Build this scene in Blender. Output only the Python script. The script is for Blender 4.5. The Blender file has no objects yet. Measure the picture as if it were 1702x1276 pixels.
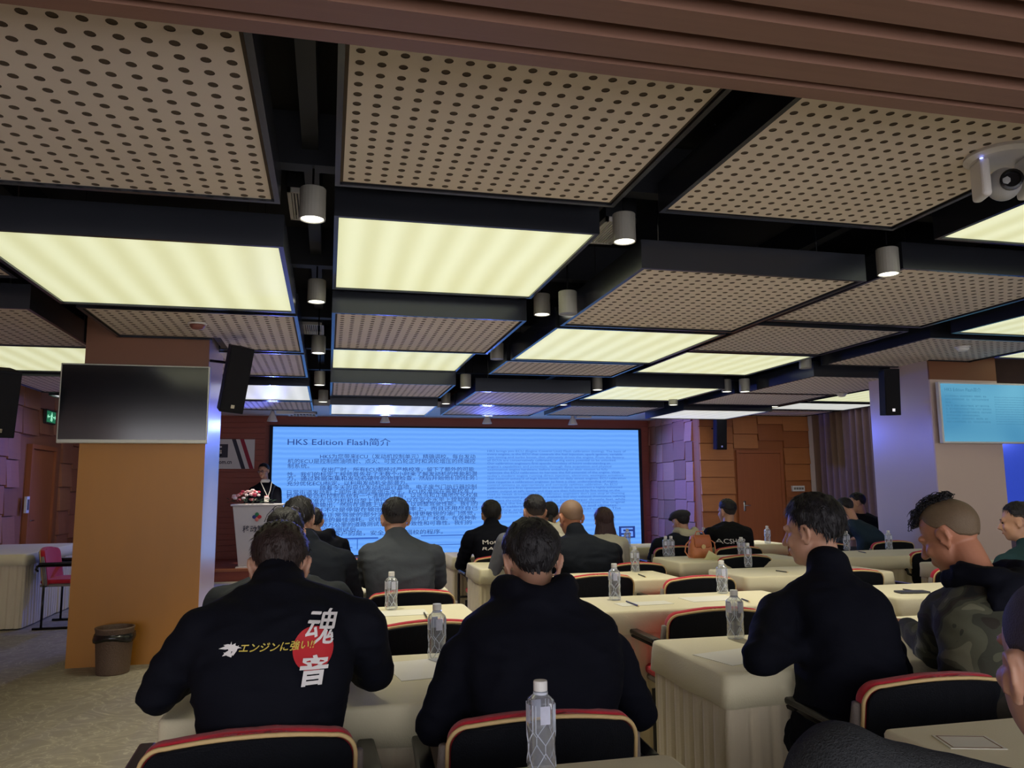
import bpy, bmesh, math, random
import numpy as np
from mathutils import Vector, Matrix, noise
from mathutils.bvhtree import BVHTree

PI = math.pi
scene = bpy.context.scene
COL = scene.collection

# ------------------------------------------------------------------ camera, exposure
F = 1300.0; CX = 851.0; CY = 638.0; EYE = 1.375
def _n(v): v = np.array(v, float); return v / np.linalg.norm(v)
Yc = _n([(545 - CX) / F, (815 - CY) / F, 1.0])           # room depth axis seen by the camera
Uc = _n(-np.cross(Yc, [1, -.0084, 0]))
if Uc[1] > 0: Uc = -Uc
Xc = _n(np.cross(Yc, -Uc))
if Xc[0] < 0: Xc = -Xc
ROT = np.array([Xc, Yc, Uc])
def ray(px, py): return ROT @ np.array([(px - CX) / F, (py - CY) / F, 1.0])
def P(px, py, Y):                                          # point of the room at depth Y
    r = ray(px, py); t = Y / r[1]; return Vector((r[0] * t, Y, EYE + r[2] * t))
def PZ(px, py, z):
    r = ray(px, py); t = (z - EYE) / r[2]; return Vector((r[0] * t, r[1] * t, z))
cam_data = bpy.data.cameras.new('camera'); cam = bpy.data.objects.new('camera', cam_data)
COL.objects.link(cam); scene.camera = cam
cam_data.sensor_fit = 'HORIZONTAL'; cam_data.sensor_width = 36; cam_data.lens = F / 1702 * 36
cam_data.clip_start = .05; cam_data.clip_end = 60
rgt = ROT @ np.array([1, 0, 0]); upv = ROT @ np.array([0, -1, 0]); bck = ROT @ np.array([0, 0, -1])
m4 = Matrix.Identity(4)
for i in range(3): m4[i][0] = rgt[i]; m4[i][1] = upv[i]; m4[i][2] = bck[i]
m4[2][3] = EYE; cam.matrix_world = m4

scene.view_settings.view_transform = 'Standard'; scene.view_settings.look = 'None'
scene.view_settings.gamma = 1; scene.view_settings.use_curve_mapping = False
scene.view_settings.exposure = EXPOSURE = 0.55
w = bpy.data.worlds.new('world'); scene.world = w; w.use_nodes = True
w.node_tree.nodes['Background'].inputs[0].default_value = (.78, .76, .80, 1)
w.node_tree.nodes['Background'].inputs[1].default_value = 2.55
LIGHTBOX = .57        # radiance of the luminous ceiling
SCREEN = .70

# ------------------------------------------------------------------ materials
def s2l(c): return tuple(((x / 255) / 12.92 if x / 255 <= .04045 else ((x / 255 + .055) / 1.055) ** 2.4) for x in c)
MATS = {}
def mat(name, col=(.5, .5, .5), rough=.6, metal=0, noise_amt=0, noise_scale=20, bump=0, bump_scale=60, emit=None, emit_s=0, spec=.5, stretch=None, trans=0, sheen=0, coat=0):
    if name in MATS: return MATS[name]
    m = bpy.data.materials.new(name); m.use_nodes = True; MATS[name] = m
    nt = m.node_tree; b = nt.nodes['Principled BSDF']
    b.inputs['Base Color'].default_value = (*col, 1); b.inputs['Roughness'].default_value = rough
    b.inputs['Metallic'].default_value = metal; b.inputs['Specular IOR Level'].default_value = spec
    b.inputs['Sheen Weight'].default_value = sheen; b.inputs['Coat Weight'].default_value = coat
    if trans: b.inputs['Transmission Weight'].default_value = trans
    if emit: b.inputs['Emission Color'].default_value = (*emit, 1); b.inputs['Emission Strength'].default_value = emit_s
    if noise_amt or bump:
        tc = nt.nodes.new('ShaderNodeTexCoord'); mp = nt.nodes.new('ShaderNodeMapping')
        nt.links.new(tc.outputs['Object'], mp.inputs['Vector'])
        if stretch: mp.inputs['Scale'].default_value = stretch
    if noise_amt:
        n = nt.nodes.new('ShaderNodeTexNoise'); n.inputs['Scale'].default_value = noise_scale; n.inputs['Detail'].default_value = 6
        nt.links.new(mp.outputs[0], n.inputs['Vector'])
        mx = nt.nodes.new('ShaderNodeMix'); mx.data_type = 'RGBA'
        mx.inputs['A'].default_value = (*[c * (1 - noise_amt) for c in col], 1)
        mx.inputs['B'].default_value = (*[min(1, c * (1 + noise_amt)) for c in col], 1)
        nt.links.new(n.outputs[0], mx.inputs['Factor']); nt.links.new(mx.outputs['Result'], b.inputs['Base Color'])
    if bump:
        n2 = nt.nodes.new('ShaderNodeTexNoise'); n2.inputs['Scale'].default_value = bump_scale; n2.inputs['Detail'].default_value = 5
        nt.links.new(mp.outputs[0], n2.inputs['Vector'])
        bp = nt.nodes.new('ShaderNodeBump'); bp.inputs['Strength'].default_value = bump; bp.inputs['Distance'].default_value = .01
        nt.links.new(n2.outputs[0], bp.inputs['Height']); nt.links.new(bp.outputs[0], b.inputs['Normal'])
    return m

# ------------------------------------------------------------------ mesh helpers
def mesh_obj(name, verts, faces, m, parent=None, smooth=False, mats=None, fm=None):
    me = bpy.data.meshes.new(name); me.from_pydata([tuple(v) for v in verts], [], faces); me.update()
    if m: me.materials.append(m)
    if mats:
        for x in mats: me.materials.append(x)
    if fm is not None: me.polygons.foreach_set('material_index', fm)
    if smooth: me.polygons.foreach_set('use_smooth', [True] * len(me.polygons))
    o = bpy.data.objects.new(name, me); COL.objects.link(o)
    if parent: o.parent = parent
    return o
class MB:
    def __init__(s): s.v = []; s.f = []
    def add(s, v, f):
        k = len(s.v); s.v += [tuple(x) for x in v]; s.f += [tuple(i + k for i in q) for q in f]; return s
    def box(s, x0, x1, y0, y1, z0, z1):
        return s.add([(x0, y0, z0), (x1, y0, z0), (x1, y1, z0), (x0, y1, z0), (x0, y0, z1), (x1, y0, z1), (x1, y1, z1), (x0, y1, z1)],
                     [(0, 3, 2, 1), (4, 5, 6, 7), (0, 1, 5, 4), (1, 2, 6, 5), (2, 3, 7, 6), (3, 0, 4, 7)])
    def tube(s, pts, r, n=8, r1=None, caps=True):
        pts = [Vector(p) for p in pts]; N = len(pts); rings = []
        rr = r if isinstance(r, (list, tuple)) else [r + ((r1 - r) * i / (N - 1) if r1 is not None else 0) for i in range(N)]
        ref = None
        for i, p in enumerate(pts):
            d = (pts[min(i + 1, N - 1)] - pts[max(i - 1, 0)]).normalized()
            if ref is None: ref = Vector((0, 0, 1)) if abs(d.z) < .9 else Vector((1, 0, 0))
            a = d.cross(ref).normalized(); ref = a.cross(d).normalized()
            rings.append([p + (a * math.cos(2 * PI * k / n) + ref * math.sin(2 * PI * k / n)) * rr[i] for k in range(n)])
        v = [q for R_ in rings for q in R_]; f = []
        for i in range(N - 1):
            for k in range(n):
                f.append((i * n + k, i * n + (k + 1) % n, (i + 1) * n + (k + 1) % n, (i + 1) * n + k))
        if caps: f.append(tuple(range(n))[::-1]); f.append(tuple((N - 1) * n + k for k in range(n)))
        return s.add(v, f)
    def lathe(s, c, prof, n=16, axis=None):                # prof: (r, h) list, about axis through c
        ax = Vector(axis or (0, 0, 1)).normalized(); a = ax.orthogonal().normalized(); b = ax.cross(a); c = Vector(c)
        v = []; f = []
        for r, h in prof:
            for k in range(n): t = 2 * PI * k / n; v.append(c + ax * h + (a * math.cos(t) + b * math.sin(t)) * r)
        for i in range(len(prof) - 1):
            for k in range(n): f.append((i * n + k, i * n + (k + 1) % n, (i + 1) * n + (k + 1) % n, (i + 1) * n + k))
        f.append(tuple(range(n))[::-1]); f.append(tuple((len(prof) - 1) * n + k for k in range(n)))
        return s.add(v, f)
    def ell(s, c, r, M=None, nu=16, nv=10):
        v = []; f = []; c = Vector(c)
        for j in range(1, nv):
            ph = PI * j / nv
            for k in range(nu):
                t = 2 * PI * k / nu; q = Vector((r[0] * math.sin(ph) * math.cos(t), r[1] * math.sin(ph) * math.sin(t), r[2] * math.cos(ph)))
                v.append(c + (M @ q if M else q))
        top = len(v); q = Vector((0, 0, r[2])); v.append(c + (M @ q if M else q)); v.append(c - (M @ q if M else q))
        for j in range(nv - 2):
            for k in range(nu): f.append((j * nu + k, (j + 1) * nu + k, (j + 1) * nu + (k + 1) % nu, j * nu + (k + 1) % nu))
        for k in range(nu): f.append((top, k, (k + 1) % nu)); f.append((top + 1, (nv - 2) * nu + (k + 1) % nu, (nv - 2) * nu + k))
        return s.add(v, f)
    def cap(s, p, q, r1, r2, n=12):                       # tapered capsule
        p = Vector(p); q = Vector(q); d = (q - p); L = d.length or 1e-6; prof = []
        for i in range(5): a = PI / 2 * (1 - i / 4); prof.append((r1 * math.cos(a) + 1e-5, -r1 * math.sin(a)))
        for i in range(5): a = PI / 2 * i / 4; prof.append((r2 * math.cos(a) + 1e-5, L + r2 * math.sin(a)))
        return s.lathe(p, prof, n, d)
    def loft(s, rings, n=20, power=2.4):                  # rings: (center, xdir, ydir, rx, ry)
        v = []; f = []
        for c, xd, yd, rx, ry in rings:
            for k in range(n):
                t = 2 * PI * k / n; ct = math.cos(t); st = math.sin(t)
                v.append(Vector(c) + Vector(xd) * (rx * math.copysign(abs(ct) ** (2 / power), ct)) + Vector(yd) * (ry * math.copysign(abs(st) ** (2 / power), st)))
        for i in range(len(rings) - 1):
            for k in range(n): f.append((i * n + k, i * n + (k + 1) % n, (i + 1) * n + (k + 1) % n, (i + 1) * n + k))
        f.append(tuple(range(n))[::-1]); f.append(tuple((len(rings) - 1) * n + k for k in range(n)))
        return s.add(v, f)
    def build(s, name, m, parent=None, smooth=False, M=None):
        v = s.v if M is None else [tuple(M @ Vector(x)) for x in s.v]
        return mesh_obj(name, v, s.f, m, parent, smooth)
def bevel(o, wdt=.004, seg=2):
    bm = bmesh.new(); bm.from_mesh(o.data)
    es = [e for e in bm.edges if len(e.link_faces) == 2 and e.calc_face_angle(0) > .6]
    bmesh.ops.bevel(bm, geom=es, offset=wdt, segments=seg, affect='EDGES', profile=.5)
    bm.to_mesh(o.data); bm.free(); o.data.update(); return o
def outward(o):
    bm = bmesh.new(); bm.from_mesh(o.data); bmesh.ops.recalc_face_normals(bm, faces=bm.faces); bm.to_mesh(o.data); bm.free()
def fuse(mb, name, m, parent=None, voxel=.01, smooth=3, fold=0, fold_scale=6, seed=0, fold_dir=(1, 1, 2.2)):
    me = bpy.data.meshes.new(name); me.from_pydata(mb.v, [], mb.f); me.update()
    bm = bmesh.new(); bm.from_mesh(me); bmesh.ops.recalc_face_normals(bm, faces=bm.faces); bm.to_mesh(me); bm.free()
    t = bpy.data.objects.new('tmp', me); COL.objects.link(t)
    r = t.modifiers.new('r', 'REMESH'); r.mode = 'VOXEL'; r.voxel_size = voxel; r.use_smooth_shade = True
    if smooth: sm = t.modifiers.new('s', 'SMOOTH'); sm.iterations = smooth; sm.factor = .6
    dg = bpy.context.evaluated_depsgraph_get(); dg.update()
    e = t.evaluated_get(dg); nm = bpy.data.meshes.new_from_object(e); nm.name = name
    bpy.data.objects.remove(t); bpy.data.meshes.remove(me)
    if fold:
        no = [v.normal.copy() for v in nm.vertices]
        for v, nn in zip(nm.vertices, no):
            q = Vector((v.co.x * fold_dir[0], v.co.y * fold_dir[1], v.co.z * fold_dir[2])) * fold_scale + Vector((seed * 7.3, 0, 0))
            q += noise.noise_vector(q * .6) * .8
            a = 1 - abs(noise.noise(q)) * 2.2
            v.co += nn * fold * (a * .6 + .5 * noise.noise(q * 2.1) - .3)
    nm.materials.clear(); nm.materials.append(m)
    nm.polygons.foreach_set('use_smooth', [True] * len(nm.polygons)); nm.update()
    o = bpy.data.objects.new(name, nm); COL.objects.link(o)
    if parent: o.parent = parent
    return o
def empty(name, loc=(0, 0, 0), rz=0):
    o = bpy.data.objects.new(name, None); COL.objects.link(o); o.location = loc; o.rotation_euler = (0, 0, rz); return o
def tag(o, label=None, cat=None, group=None, kind=None):
    if label: o['label'] = label
    if cat: o['category'] = cat
    if group: o['group'] = group
    if kind: o['kind'] = kind
    return o
def copy_tree(o, parent=None):
    c = o.copy(); COL.objects.link(c)
    if parent: c.parent = parent
    for ch in list(o.children): copy_tree(ch, c)
    return c
def struct(o, **k): o['kind'] = 'structure'; return o
def text_obj(name, s, size, m, parent=None, M=None, ext=0, bold=0, align='LEFT', sx=1, space=1):
    cu = bpy.data.curves.new(name, 'FONT'); cu.body = s; cu.size = size; cu.align_x = align; cu.extrude = ext; cu.offset = bold
    cu.space_character = space; cu.resolution_u = 2
    t = bpy.data.objects.new('tmp', cu); COL.objects.link(t)
    dg = bpy.context.evaluated_depsgraph_get(); dg.update()
    me = bpy.data.meshes.new_from_object(t.evaluated_get(dg)); me.name = name
    bpy.data.objects.remove(t); bpy.data.curves.remove(cu)
    me.transform(Matrix.Diagonal((sx, 1, 1, 1)))
    if M is not None: me.transform(M)
    me.materials.clear(); me.materials.append(m)
    o = bpy.data.objects.new(name, me); COL.objects.link(o); o['kind'] = 'stuff'
    if parent: o.parent = parent
    return o
FACE = Matrix(((1, 0, 0, 0), (0, 0, -1, 0), (0, 1, 0, 0), (0, 0, 0, 1)))       # xy plane -> stands up, faces -Y

# ------------------------------------------------------------------ material set
def striped_light(name, seed):
    m = bpy.data.materials.new(name); m.use_nodes = True; nt = m.node_tree
    b = nt.nodes['Principled BSDF']; b.inputs['Base Color'].default_value = (.7, .7, .6, 1); b.inputs['Roughness'].default_value = .5
    tc = nt.nodes.new('ShaderNodeTexCoord'); wv = nt.nodes.new('ShaderNodeTexWave'); mp = nt.nodes.new('ShaderNodeMapping')
    mp.inputs['Location'].default_value = (seed, 0, 0)
    nt.links.new(tc.outputs['Object'], mp.inputs['Vector']); nt.links.new(mp.outputs[0], wv.inputs['Vector'])
    wv.wave_type = 'BANDS'; wv.bands_direction = 'X'; wv.inputs['Scale'].default_value = 1.45; wv.inputs['Distortion'].default_value = .8
    wv.inputs['Detail'].default_value = 1; wv.inputs['Detail Scale'].default_value = .6
    cr = nt.nodes.new('ShaderNodeValToRGB'); cr.color_ramp.elements[0].color = (*s2l((218, 220, 170)), 1); cr.color_ramp.elements[1].color = (*s2l((236, 240, 196)), 1)
    nt.links.new(wv.outputs['Fac'], cr.inputs[0]); nt.links.new(cr.outputs[0], b.inputs['Emission Color']); b.inputs['Emission Strength'].default_value = LIGHTBOX
    return m
M_LIGHT = striped_light('diffuser_glow', 0)
M_LIGHTC = striped_light('diffuser_glow_cool', .3)
for e, c in zip(M_LIGHTC.node_tree.nodes['Color Ramp'].color_ramp.elements, ((205, 208, 200), (226, 228, 222))): e.color = (*s2l(c), 1)
M_PERF = mat('perforated_board', s2l((224, 212, 200)), .8, noise_amt=.05, noise_scale=3)
M_HOLE = mat('hole_shade', s2l((86, 74, 62)), .9)  # shade of the holes put into the backing and hole-wall colour
M_FRAME = mat('frame_metal', (.05, .055, .07), .24, metal=.7, noise_amt=.1, noise_scale=4)
M_BLACK = mat('void_black', (.006, .007, .011), .8, noise_amt=.3, noise_scale=3)
M_BEAM = mat('beam_black', (.010, .012, .018), .55, noise_amt=.2, noise_scale=5)
M_SOFFIT = mat('soffit_wood', s2l((128, 94, 78)), .5, noise_amt=.12, noise_scale=8, stretch=(.15, 6, 6), bump=.05)
M_GROOVE = mat('soffit_groove', s2l((58, 36, 24)), .8, noise_amt=.2, noise_scale=8)  # shade between the slats put into a darker brown
M_CLOTH = mat('table_cloth', s2l((226, 218, 184)), .85, noise_amt=.03, noise_scale=5, bump=.15, bump_scale=220, sheen=.1)
M_SKIRT = mat('table_skirt', s2l((212, 200, 172)), .8, noise_amt=.05, noise_scale=6, bump=.12, bump_scale=160, sheen=.15)
M_RED = mat('red_fabric', s2l((190, 20, 44)), .85, noise_amt=.12, noise_scale=90, bump=.3, bump_scale=300, sheen=.2)
M_CHAIRBLK = mat('chair_shell_black', (.004, .005, .008), .6, noise_amt=.3, noise_scale=60, bump=.2, bump_scale=250, spec=.15)
M_PIPING = mat('cream_piping', s2l((214, 184, 128)), .6, noise_amt=.08, noise_scale=40)
M_GREYFAB = mat('grey_fabric', s2l((126, 118, 112)), .9, noise_amt=.1, noise_scale=80, bump=.25, bump_scale=200)
M_TUBE = mat('black_tube', (.008, .008, .01), .25, metal=.2, noise_amt=.1)
M_CHROME = mat('chrome', (.6, .6, .6), .2, metal=1, noise_amt=.05)
M_WHITE = mat('white_plastic', s2l((225, 225, 222)), .5, noise_amt=.03)
M_WHITEPAINT = mat('white_paint', s2l((215, 212, 208)), .45, noise_amt=.03)
M_DOWN = mat('downlight_grey', s2l((150, 148, 140)), .45, metal=.15, noise_amt=.06, noise_scale=20)
M_LAMP = mat('lamp_glow', (1, 1, .9), .5, emit=(1, .98, .8), emit_s=2.2, noise_amt=.01)
M_PAPER = mat('paper', s2l((232, 230, 218)), .7, noise_amt=.02)
M_PEN = mat('pencil_dark', (.03, .03, .03), .4, noise_amt=.1)
M_PILLAR = mat('pillar_veneer', s2l((174, 116, 34)), .42, noise_amt=.10, noise_scale=3, stretch=(2, 2, .5), bump=.02, bump_scale=90)
M_PILLARUP = mat('pillar_veneer_upper', s2l((120, 76, 50)), .5, noise_amt=.08, noise_scale=3)
M_PILLARPALE = mat('pillar_pale', s2l((212, 190, 178)), .35, noise_amt=.05, noise_scale=2)
M_PILLARSIDE = mat('pillar_gloss_side', s2l((196, 178, 184)), .24, noise_amt=.04, noise_scale=2, spec=.9)
M_TILE = [mat('wood_block_%s' % n, s2l(c), .45, noise_amt=.10, noise_scale=5, stretch=(.6, .6, 6)) for n, c in
          (('a', (168, 112, 84)), ('b', (186, 128, 96)), ('c', (152, 98, 72)), ('d', (176, 116, 96)))]
M_TILEO = [mat('orange_block_%s' % n, s2l(c), .45, noise_amt=.10, noise_scale=5, stretch=(.6, .6, 6)) for n, c in
           (('a', (178, 112, 62)), ('b', (162, 98, 54)), ('c', (190, 124, 72)))]
M_DOORW = mat('door_wood', s2l((164, 96, 56)), .4, noise_amt=.12, noise_scale=6, stretch=(6, 6, .3))
M_STAGEW = mat('stage_wall_wood', s2l((146, 72, 56)), .5, noise_amt=.12, noise_scale=6, stretch=(.3, 6, 6))
M_CURT = mat('curtain', s2l((108, 84, 68)), .9, noise_amt=.12, noise_scale=12, bump=.15, sheen=.3)
M_SKIN = mat('skin', s2l((186, 142, 118)), .5, noise_amt=.08, noise_scale=14, bump=.05, bump_scale=120)
M_SKIN.node_tree.nodes['Principled BSDF'].inputs['Subsurface Weight'].default_value = .08
M_SKIN2 = mat('skin_warm', s2l((176, 120, 92)), .5, noise_amt=.08, noise_scale=14, bump=.05, bump_scale=120)
def cloth(name, rgb, rough=.85, b=.25): return mat(name, s2l(rgb), rough, noise_amt=.15, noise_scale=9, bump=b, bump_scale=35, spec=.12)
def hairm(name, rgb): return mat(name, s2l(rgb), .42, noise_amt=.4, noise_scale=60, stretch=(3, 3, .6), bump=.5, bump_scale=110, spec=.35)
M_HAIR = hairm('black_hair', (22, 20, 24)); M_HAIRB = hairm('brown_black_hair', (42, 30, 28)); M_HAIRL = hairm('brown_hair', (66, 46, 46))
def lensmat():
    m = bpy.data.materials.new('spectacle_lens'); m.use_nodes = True; nt = m.node_tree; nt.nodes.clear(); out = nt.nodes.new('ShaderNodeOutputMaterial')
    tr = nt.nodes.new('ShaderNodeBsdfTransparent'); gl = nt.nodes.new('ShaderNodeBsdfGlossy'); gl.inputs['Roughness'].default_value = .05; mx = nt.nodes.new('ShaderNodeMixShader'); mx.inputs[0].default_value = .3
    nt.links.new(tr.outputs[0], mx.inputs[1]); nt.links.new(gl.outputs[0], mx.inputs[2]); nt.links.new(mx.outputs[0], out.inputs[0]); return m
M_LENS = lensmat()
M_EYE = mat('eye_dark', (.02, .015, .01), .2); M_LIP = mat('lips', s2l((160, 92, 84)), .5)
M_TROUS = cloth('dark_trousers', (26, 27, 34)); M_SHOE = mat('shoe', (.02, .02, .02), .5)
# clear bottle
def clearmat():
    m = bpy.data.materials.new('clear_plastic'); m.use_nodes = True; nt = m.node_tree; nt.nodes.clear()
    out = nt.nodes.new('ShaderNodeOutputMaterial'); tr = nt.nodes.new('ShaderNodeBsdfTransparent'); gl = nt.nodes.new('ShaderNodeBsdfGlossy')
    tr.inputs[0].default_value = (.90, .92, .95, 1); gl.inputs[0].default_value = (.95, .97, 1, 1); gl.inputs['Roughness'].default_value = .08
    df = nt.nodes.new('ShaderNodeBsdfDiffuse'); df.inputs[0].default_value = (.75, .78, .85, 1)
    lw = nt.nodes.new('ShaderNodeLayerWeight'); lw.inputs['Blend'].default_value = .45
    mx = nt.nodes.new('ShaderNodeMixShader'); nt.links.new(lw.outputs['Facing'], mx.inputs[0]); nt.links.new(tr.outputs[0], mx.inputs[1]); nt.links.new(gl.outputs[0], mx.inputs[2])
    m2 = nt.nodes.new('ShaderNodeMixShader'); m2.inputs[0].default_value = .16; nt.links.new(mx.outputs[0], m2.inputs[1]); nt.links.new(df.outputs[0], m2.inputs[2])
    nt.links.new(m2.outputs[0], out.inputs[0]); return m
M_CLEAR = clearmat()
M_RIDGE = mat('bottle_ridge', s2l((205, 212, 225)), .2, noise_amt=.03)  # clear ridges coloured pale to carry the bottles' white highlights
M_LABEL = mat('bottle_label', s2l((200, 204, 224)), .4, noise_amt=.2, noise_scale=60)
# carpet
def carpet():
    m = mat('carpet', s2l((132, 124, 108)), .95, noise_amt=.001, bump=.4, bump_scale=400); nt = m.node_tree; b = nt.nodes['Principled BSDF']
    tc = nt.nodes['Texture Coordinate']
    n = nt.nodes.new('ShaderNodeTexNoise'); n.inputs['Scale'].default_value = 4; n.inputs['Detail'].default_value = 3; n.inputs['Distortion'].default_value = 2.5
    nt.links.new(tc.outputs['Object'], n.inputs['Vector'])
    cr = nt.nodes.new('ShaderNodeValToRGB'); e = cr.color_ramp.elements
    e[0].position = .38; e[0].color = (*s2l((144, 136, 118)), 1); e[1].position = .485; e[1].color = (*s2l((154, 146, 126)), 1)
    x = e.new(.5); x.color = (*s2l((184, 174, 148)), 1); x = e.new(.515); x.color = (*s2l((154, 146, 126)), 1); x = e.new(.65); x.color = (*s2l((146, 138, 120)), 1)
    nt.links.new(n.outputs[0], cr.inputs[0]); nt.links.new(cr.outputs[0], b.inputs['Base Color']); return m
M_CARPET = carpet()
# ================================================================== ROOM SHELL
XL, XR, YB, YW = -4.0, 8.7, 15.0, 12.8
def sbox(name, *b, m=None): o = MB().box(*b).build(name, m); return struct(o)
sbox('floor', XL - .2, XR + .3, -3, YB + .3, -.1, 0, m=M_CARPET)
sbox('ceiling', XL - .2, XR + .3, 1.0, YB + .3, 3.3, 3.4, m=M_BLACK)
wl = sbox('wall_left', XL - .2, XL, -3, YB, 0, 3.3, m=M_TILE[2])
sbox('wall_right', XR, XR + .2, -3, YB, 0, 3.3, m=M_CURT)
wb = sbox('wall_back', XL, 6.4, YB, YB + .2, 0, 3.3, m=M_STAGEW)
wf = sbox('wall_front_right', 6.4, XR, YW, YW + .2, 0, 3.3, m=M_TILEO[1])
ww = sbox('wall_wing', 6.4, 6.6, YW + .2, YB, 0, 3.3, m=M_TILE[3])
# boards on the stage wall, each a slat with a recessed joint
k = 0; z = .22; slat = None
while z < 2.75:
    for x0, x1 in ((XL + .02, -1.14), (6.22, 6.38)):
        o = MB().box(x0, x1, YB - .025, YB - .001, z + .004, z + .096).build('board', M_STAGEW, wb)
    z += .1
o = MB().box(-1.14, 6.22, YB - .03, YB - .001, 2.56, 2.95).build('fascia_board', M_STAGEW, wb)
# stage platform
sbox('stage_platform', XL, 6.4, 13.0, YB, 0, .18, m=M_STAGEW)
t = MB().box(XL, 6.38, 12.97, 13.04, .15, .19).build('trim_1', M_DOORW); struct(t)
# stage soffit
sf = sbox('ceiling_soffit', XL, 6.4, 13.0, YB, 2.74, 2.84, m=M_WHITEPAINT)
# wooden blocks, bowed and tilted, on the left wall, the wing and the front wall
random.seed(4)
def block(parent, o, ux, n, w_, h_, m, tilt, prof=.03):
    # slab w_ x h_ at origin o (lower left), ux along wall, n outwards; bottom edge proud by tilt
    o = Vector(o); ux = Vector(ux); n = Vector(n); uz = Vector((0, 0, 1)); g = .006
    def pt(a, b, d): return o + ux * a + uz * b + n * d
    v = []
    N = 3
    for b, d in ((g, prof + tilt), (h_ - g, prof - tilt * .4)):
        for i in range(N + 1): a = g + (w_ - 2 * g) * i / N; v.append(pt(a, b, d + tilt * .35 * math.sin(PI * i / N)))
    for b in (g, h_ - g):
        for i in range(N + 1): a = g + (w_ - 2 * g) * i / N; v.append(pt(a, b, .0))
    f = []; q = N + 1
    for i in range(N): f.append((i, i + 1, q + i + 1, q + i)); f.append((2 * q + i, 2 * q + i + 1, i + 1, i)); f.append((q + i, q + i + 1, 3 * q + i + 1, 3 * q + i))
    f.append((0, q, 3 * q, 2 * q)); f.append((N, 2 * q + N, 3 * q + N, q + N))
    ob = mesh_obj('wooden_block', v, f, m, parent); outward(ob); return ob
y = 7.0
rowsz = [.0 + .36 * i for i in range(8)]
while y < YB - .1:
    wd = random.choice((.42, .5, .6)); wd = min(wd, YB - y)
    off = random.uniform(-.06, .06)
    for z in rowsz:
        z0 = max(0, z + off); z1 = min(2.86, z + off + .36)
        if z1 - z0 < .08: continue
        if y + wd > 11.86 and y < 12.95 and z0 < 2.02:
            if z1 < 2.3: continue
            z0 = 2.08
        block(wl, (XL, y, z0), (0, 1, 0), (1, 0, 0), wd, z1 - z0, random.choice(M_TILE), random.uniform(.004, .024))
    y += wd
y = YW + .2
while y < YB - .05:
    wd = min(random.choice((.3, .42, .5)), YB - .03 - y); off = random.uniform(-.1, .1)
    for z in rowsz:
        z0 = max(0.18, z + off); z1 = min(2.74, z + off + .36)
        if z1 - z0 < .08: continue
        block(ww, (6.4, y, z0), (0, 1, 0), (-1, 0, 0), wd, z1 - z0, random.choice(M_TILE), random.uniform(.0, .02))
    y += wd
for ci, (x0, x1) in enumerate(((6.40, 7.06), (7.06, 7.55), (7.55, 8.06), (8.06, 8.68))):
    off = (.05, -.08, .1, -.02)[ci]
    for z in [.0 + .3 * i for i in range(10)]:
        z0 = max(0, z + off); z1 = min(2.85, z + off + .3)
        if z1 - z0 < .06: continue
        if 0 < ci < 3 and z0 < 2.06:
            if z1 < 2.2: continue
            z0 = 2.06
        block(wf, (x0, YW, z0), (1, 0, 0), (0, -1, 0), x1 - x0, z1 - z0, random.choice(M_TILEO), random.uniform(.0, .035))
# doors
def door(name, x0, x1, wall):
    d = empty(name, ((x0 + x1) / 2, YW, 0)); struct(d)
    MB().box(-(x1 - x0) / 2 + .05, (x1 - x0) / 2 - .05, -.035, -.002, .01, 1.97).build('door_leaf', M_DOORW, d)
    w_ = (x1 - x0) / 2
    MB().box(-w_, -w_ + .05, -.05, -.002, 0, 2.03).box(w_ - .05, w_, -.05, -.002, 0, 2.03).box(-w_ + .05, w_ - .05, -.05, -.002, 1.98, 2.03).build('door_frame', M_DOORW, d)
    h = MB().box(-w_ + .1, -w_ + .14, -.045, -.035, .95, 1.13).cap((-w_ + .12, -.07, 1.05), (-w_ + .22, -.07, 1.05), .009, .008).cap((-w_ + .12, -.04, 1.05), (-w_ + .12, -.07, 1.05), .009, .009).build('door_handle', M_CHROME, d, True)
    return d
door('door_1', 7.1, 8.02, wf)
d2 = empty('door_2', (XL, 12.4, 0)); struct(d2)
MB().box(.002, .035, -.46, .46, .01, 1.97).build('door_leaf', M_DOORW, d2)
MB().box(.002, .07, -.52, -.46, 0, 2.04).box(.002, .07, .46, .52, 0, 2.04).box(.002, .07, -.46, .46, 1.98, 2.04).build('door_frame', M_DOORW, d2)
MB().box(.035, .045, -.42, -.38, .92, 1.1).cap((.07, -.4, 1.0), (.07, -.28, 1.0), .009, .008).build('door_handle', M_CHROME, d2, True)
# exit sign (running figure between two arrows / doors)
M_GREEN = mat('exit_green', (.02, .2, .09), .4, emit=s2l((24, 96, 66)), emit_s=.65); M_GLOWW = mat('exit_white', (.6, .8, .7), .4, emit=s2l((150, 230, 190)), emit_s=.65)
ex = empty('exit_sign', (XL + .06, 12.49, 2.46)); tag(ex, 'small green illuminated exit sign above the left wall door', 'sign')
MB().box(-.02, .02, -.2, .2, -.1, .1).build('housing', mat('sign_black', (.02, .02, .02), .5), ex)
MB().box(.021, .024, -.18, .18, -.08, .08).build('panel', M_GREEN, ex)
fig = MB()
for a in (-.11, .11):
    fig.box(.025, .027, a - .05, a + .05, -.008, .008); s_ = 1 if a > 0 else -1
    fig.add([(.026, a + s_ * .03, .03), (.026, a + s_ * .06, 0), (.026, a + s_ * .03, -.03), (.028, a + s_ * .03, .03), (.028, a + s_ * .06, 0), (.028, a + s_ * .03, -.03)], [(0, 1, 2), (3, 5, 4), (0, 3, 4, 1), (1, 4, 5, 2), (0, 2, 5, 3)])
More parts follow.
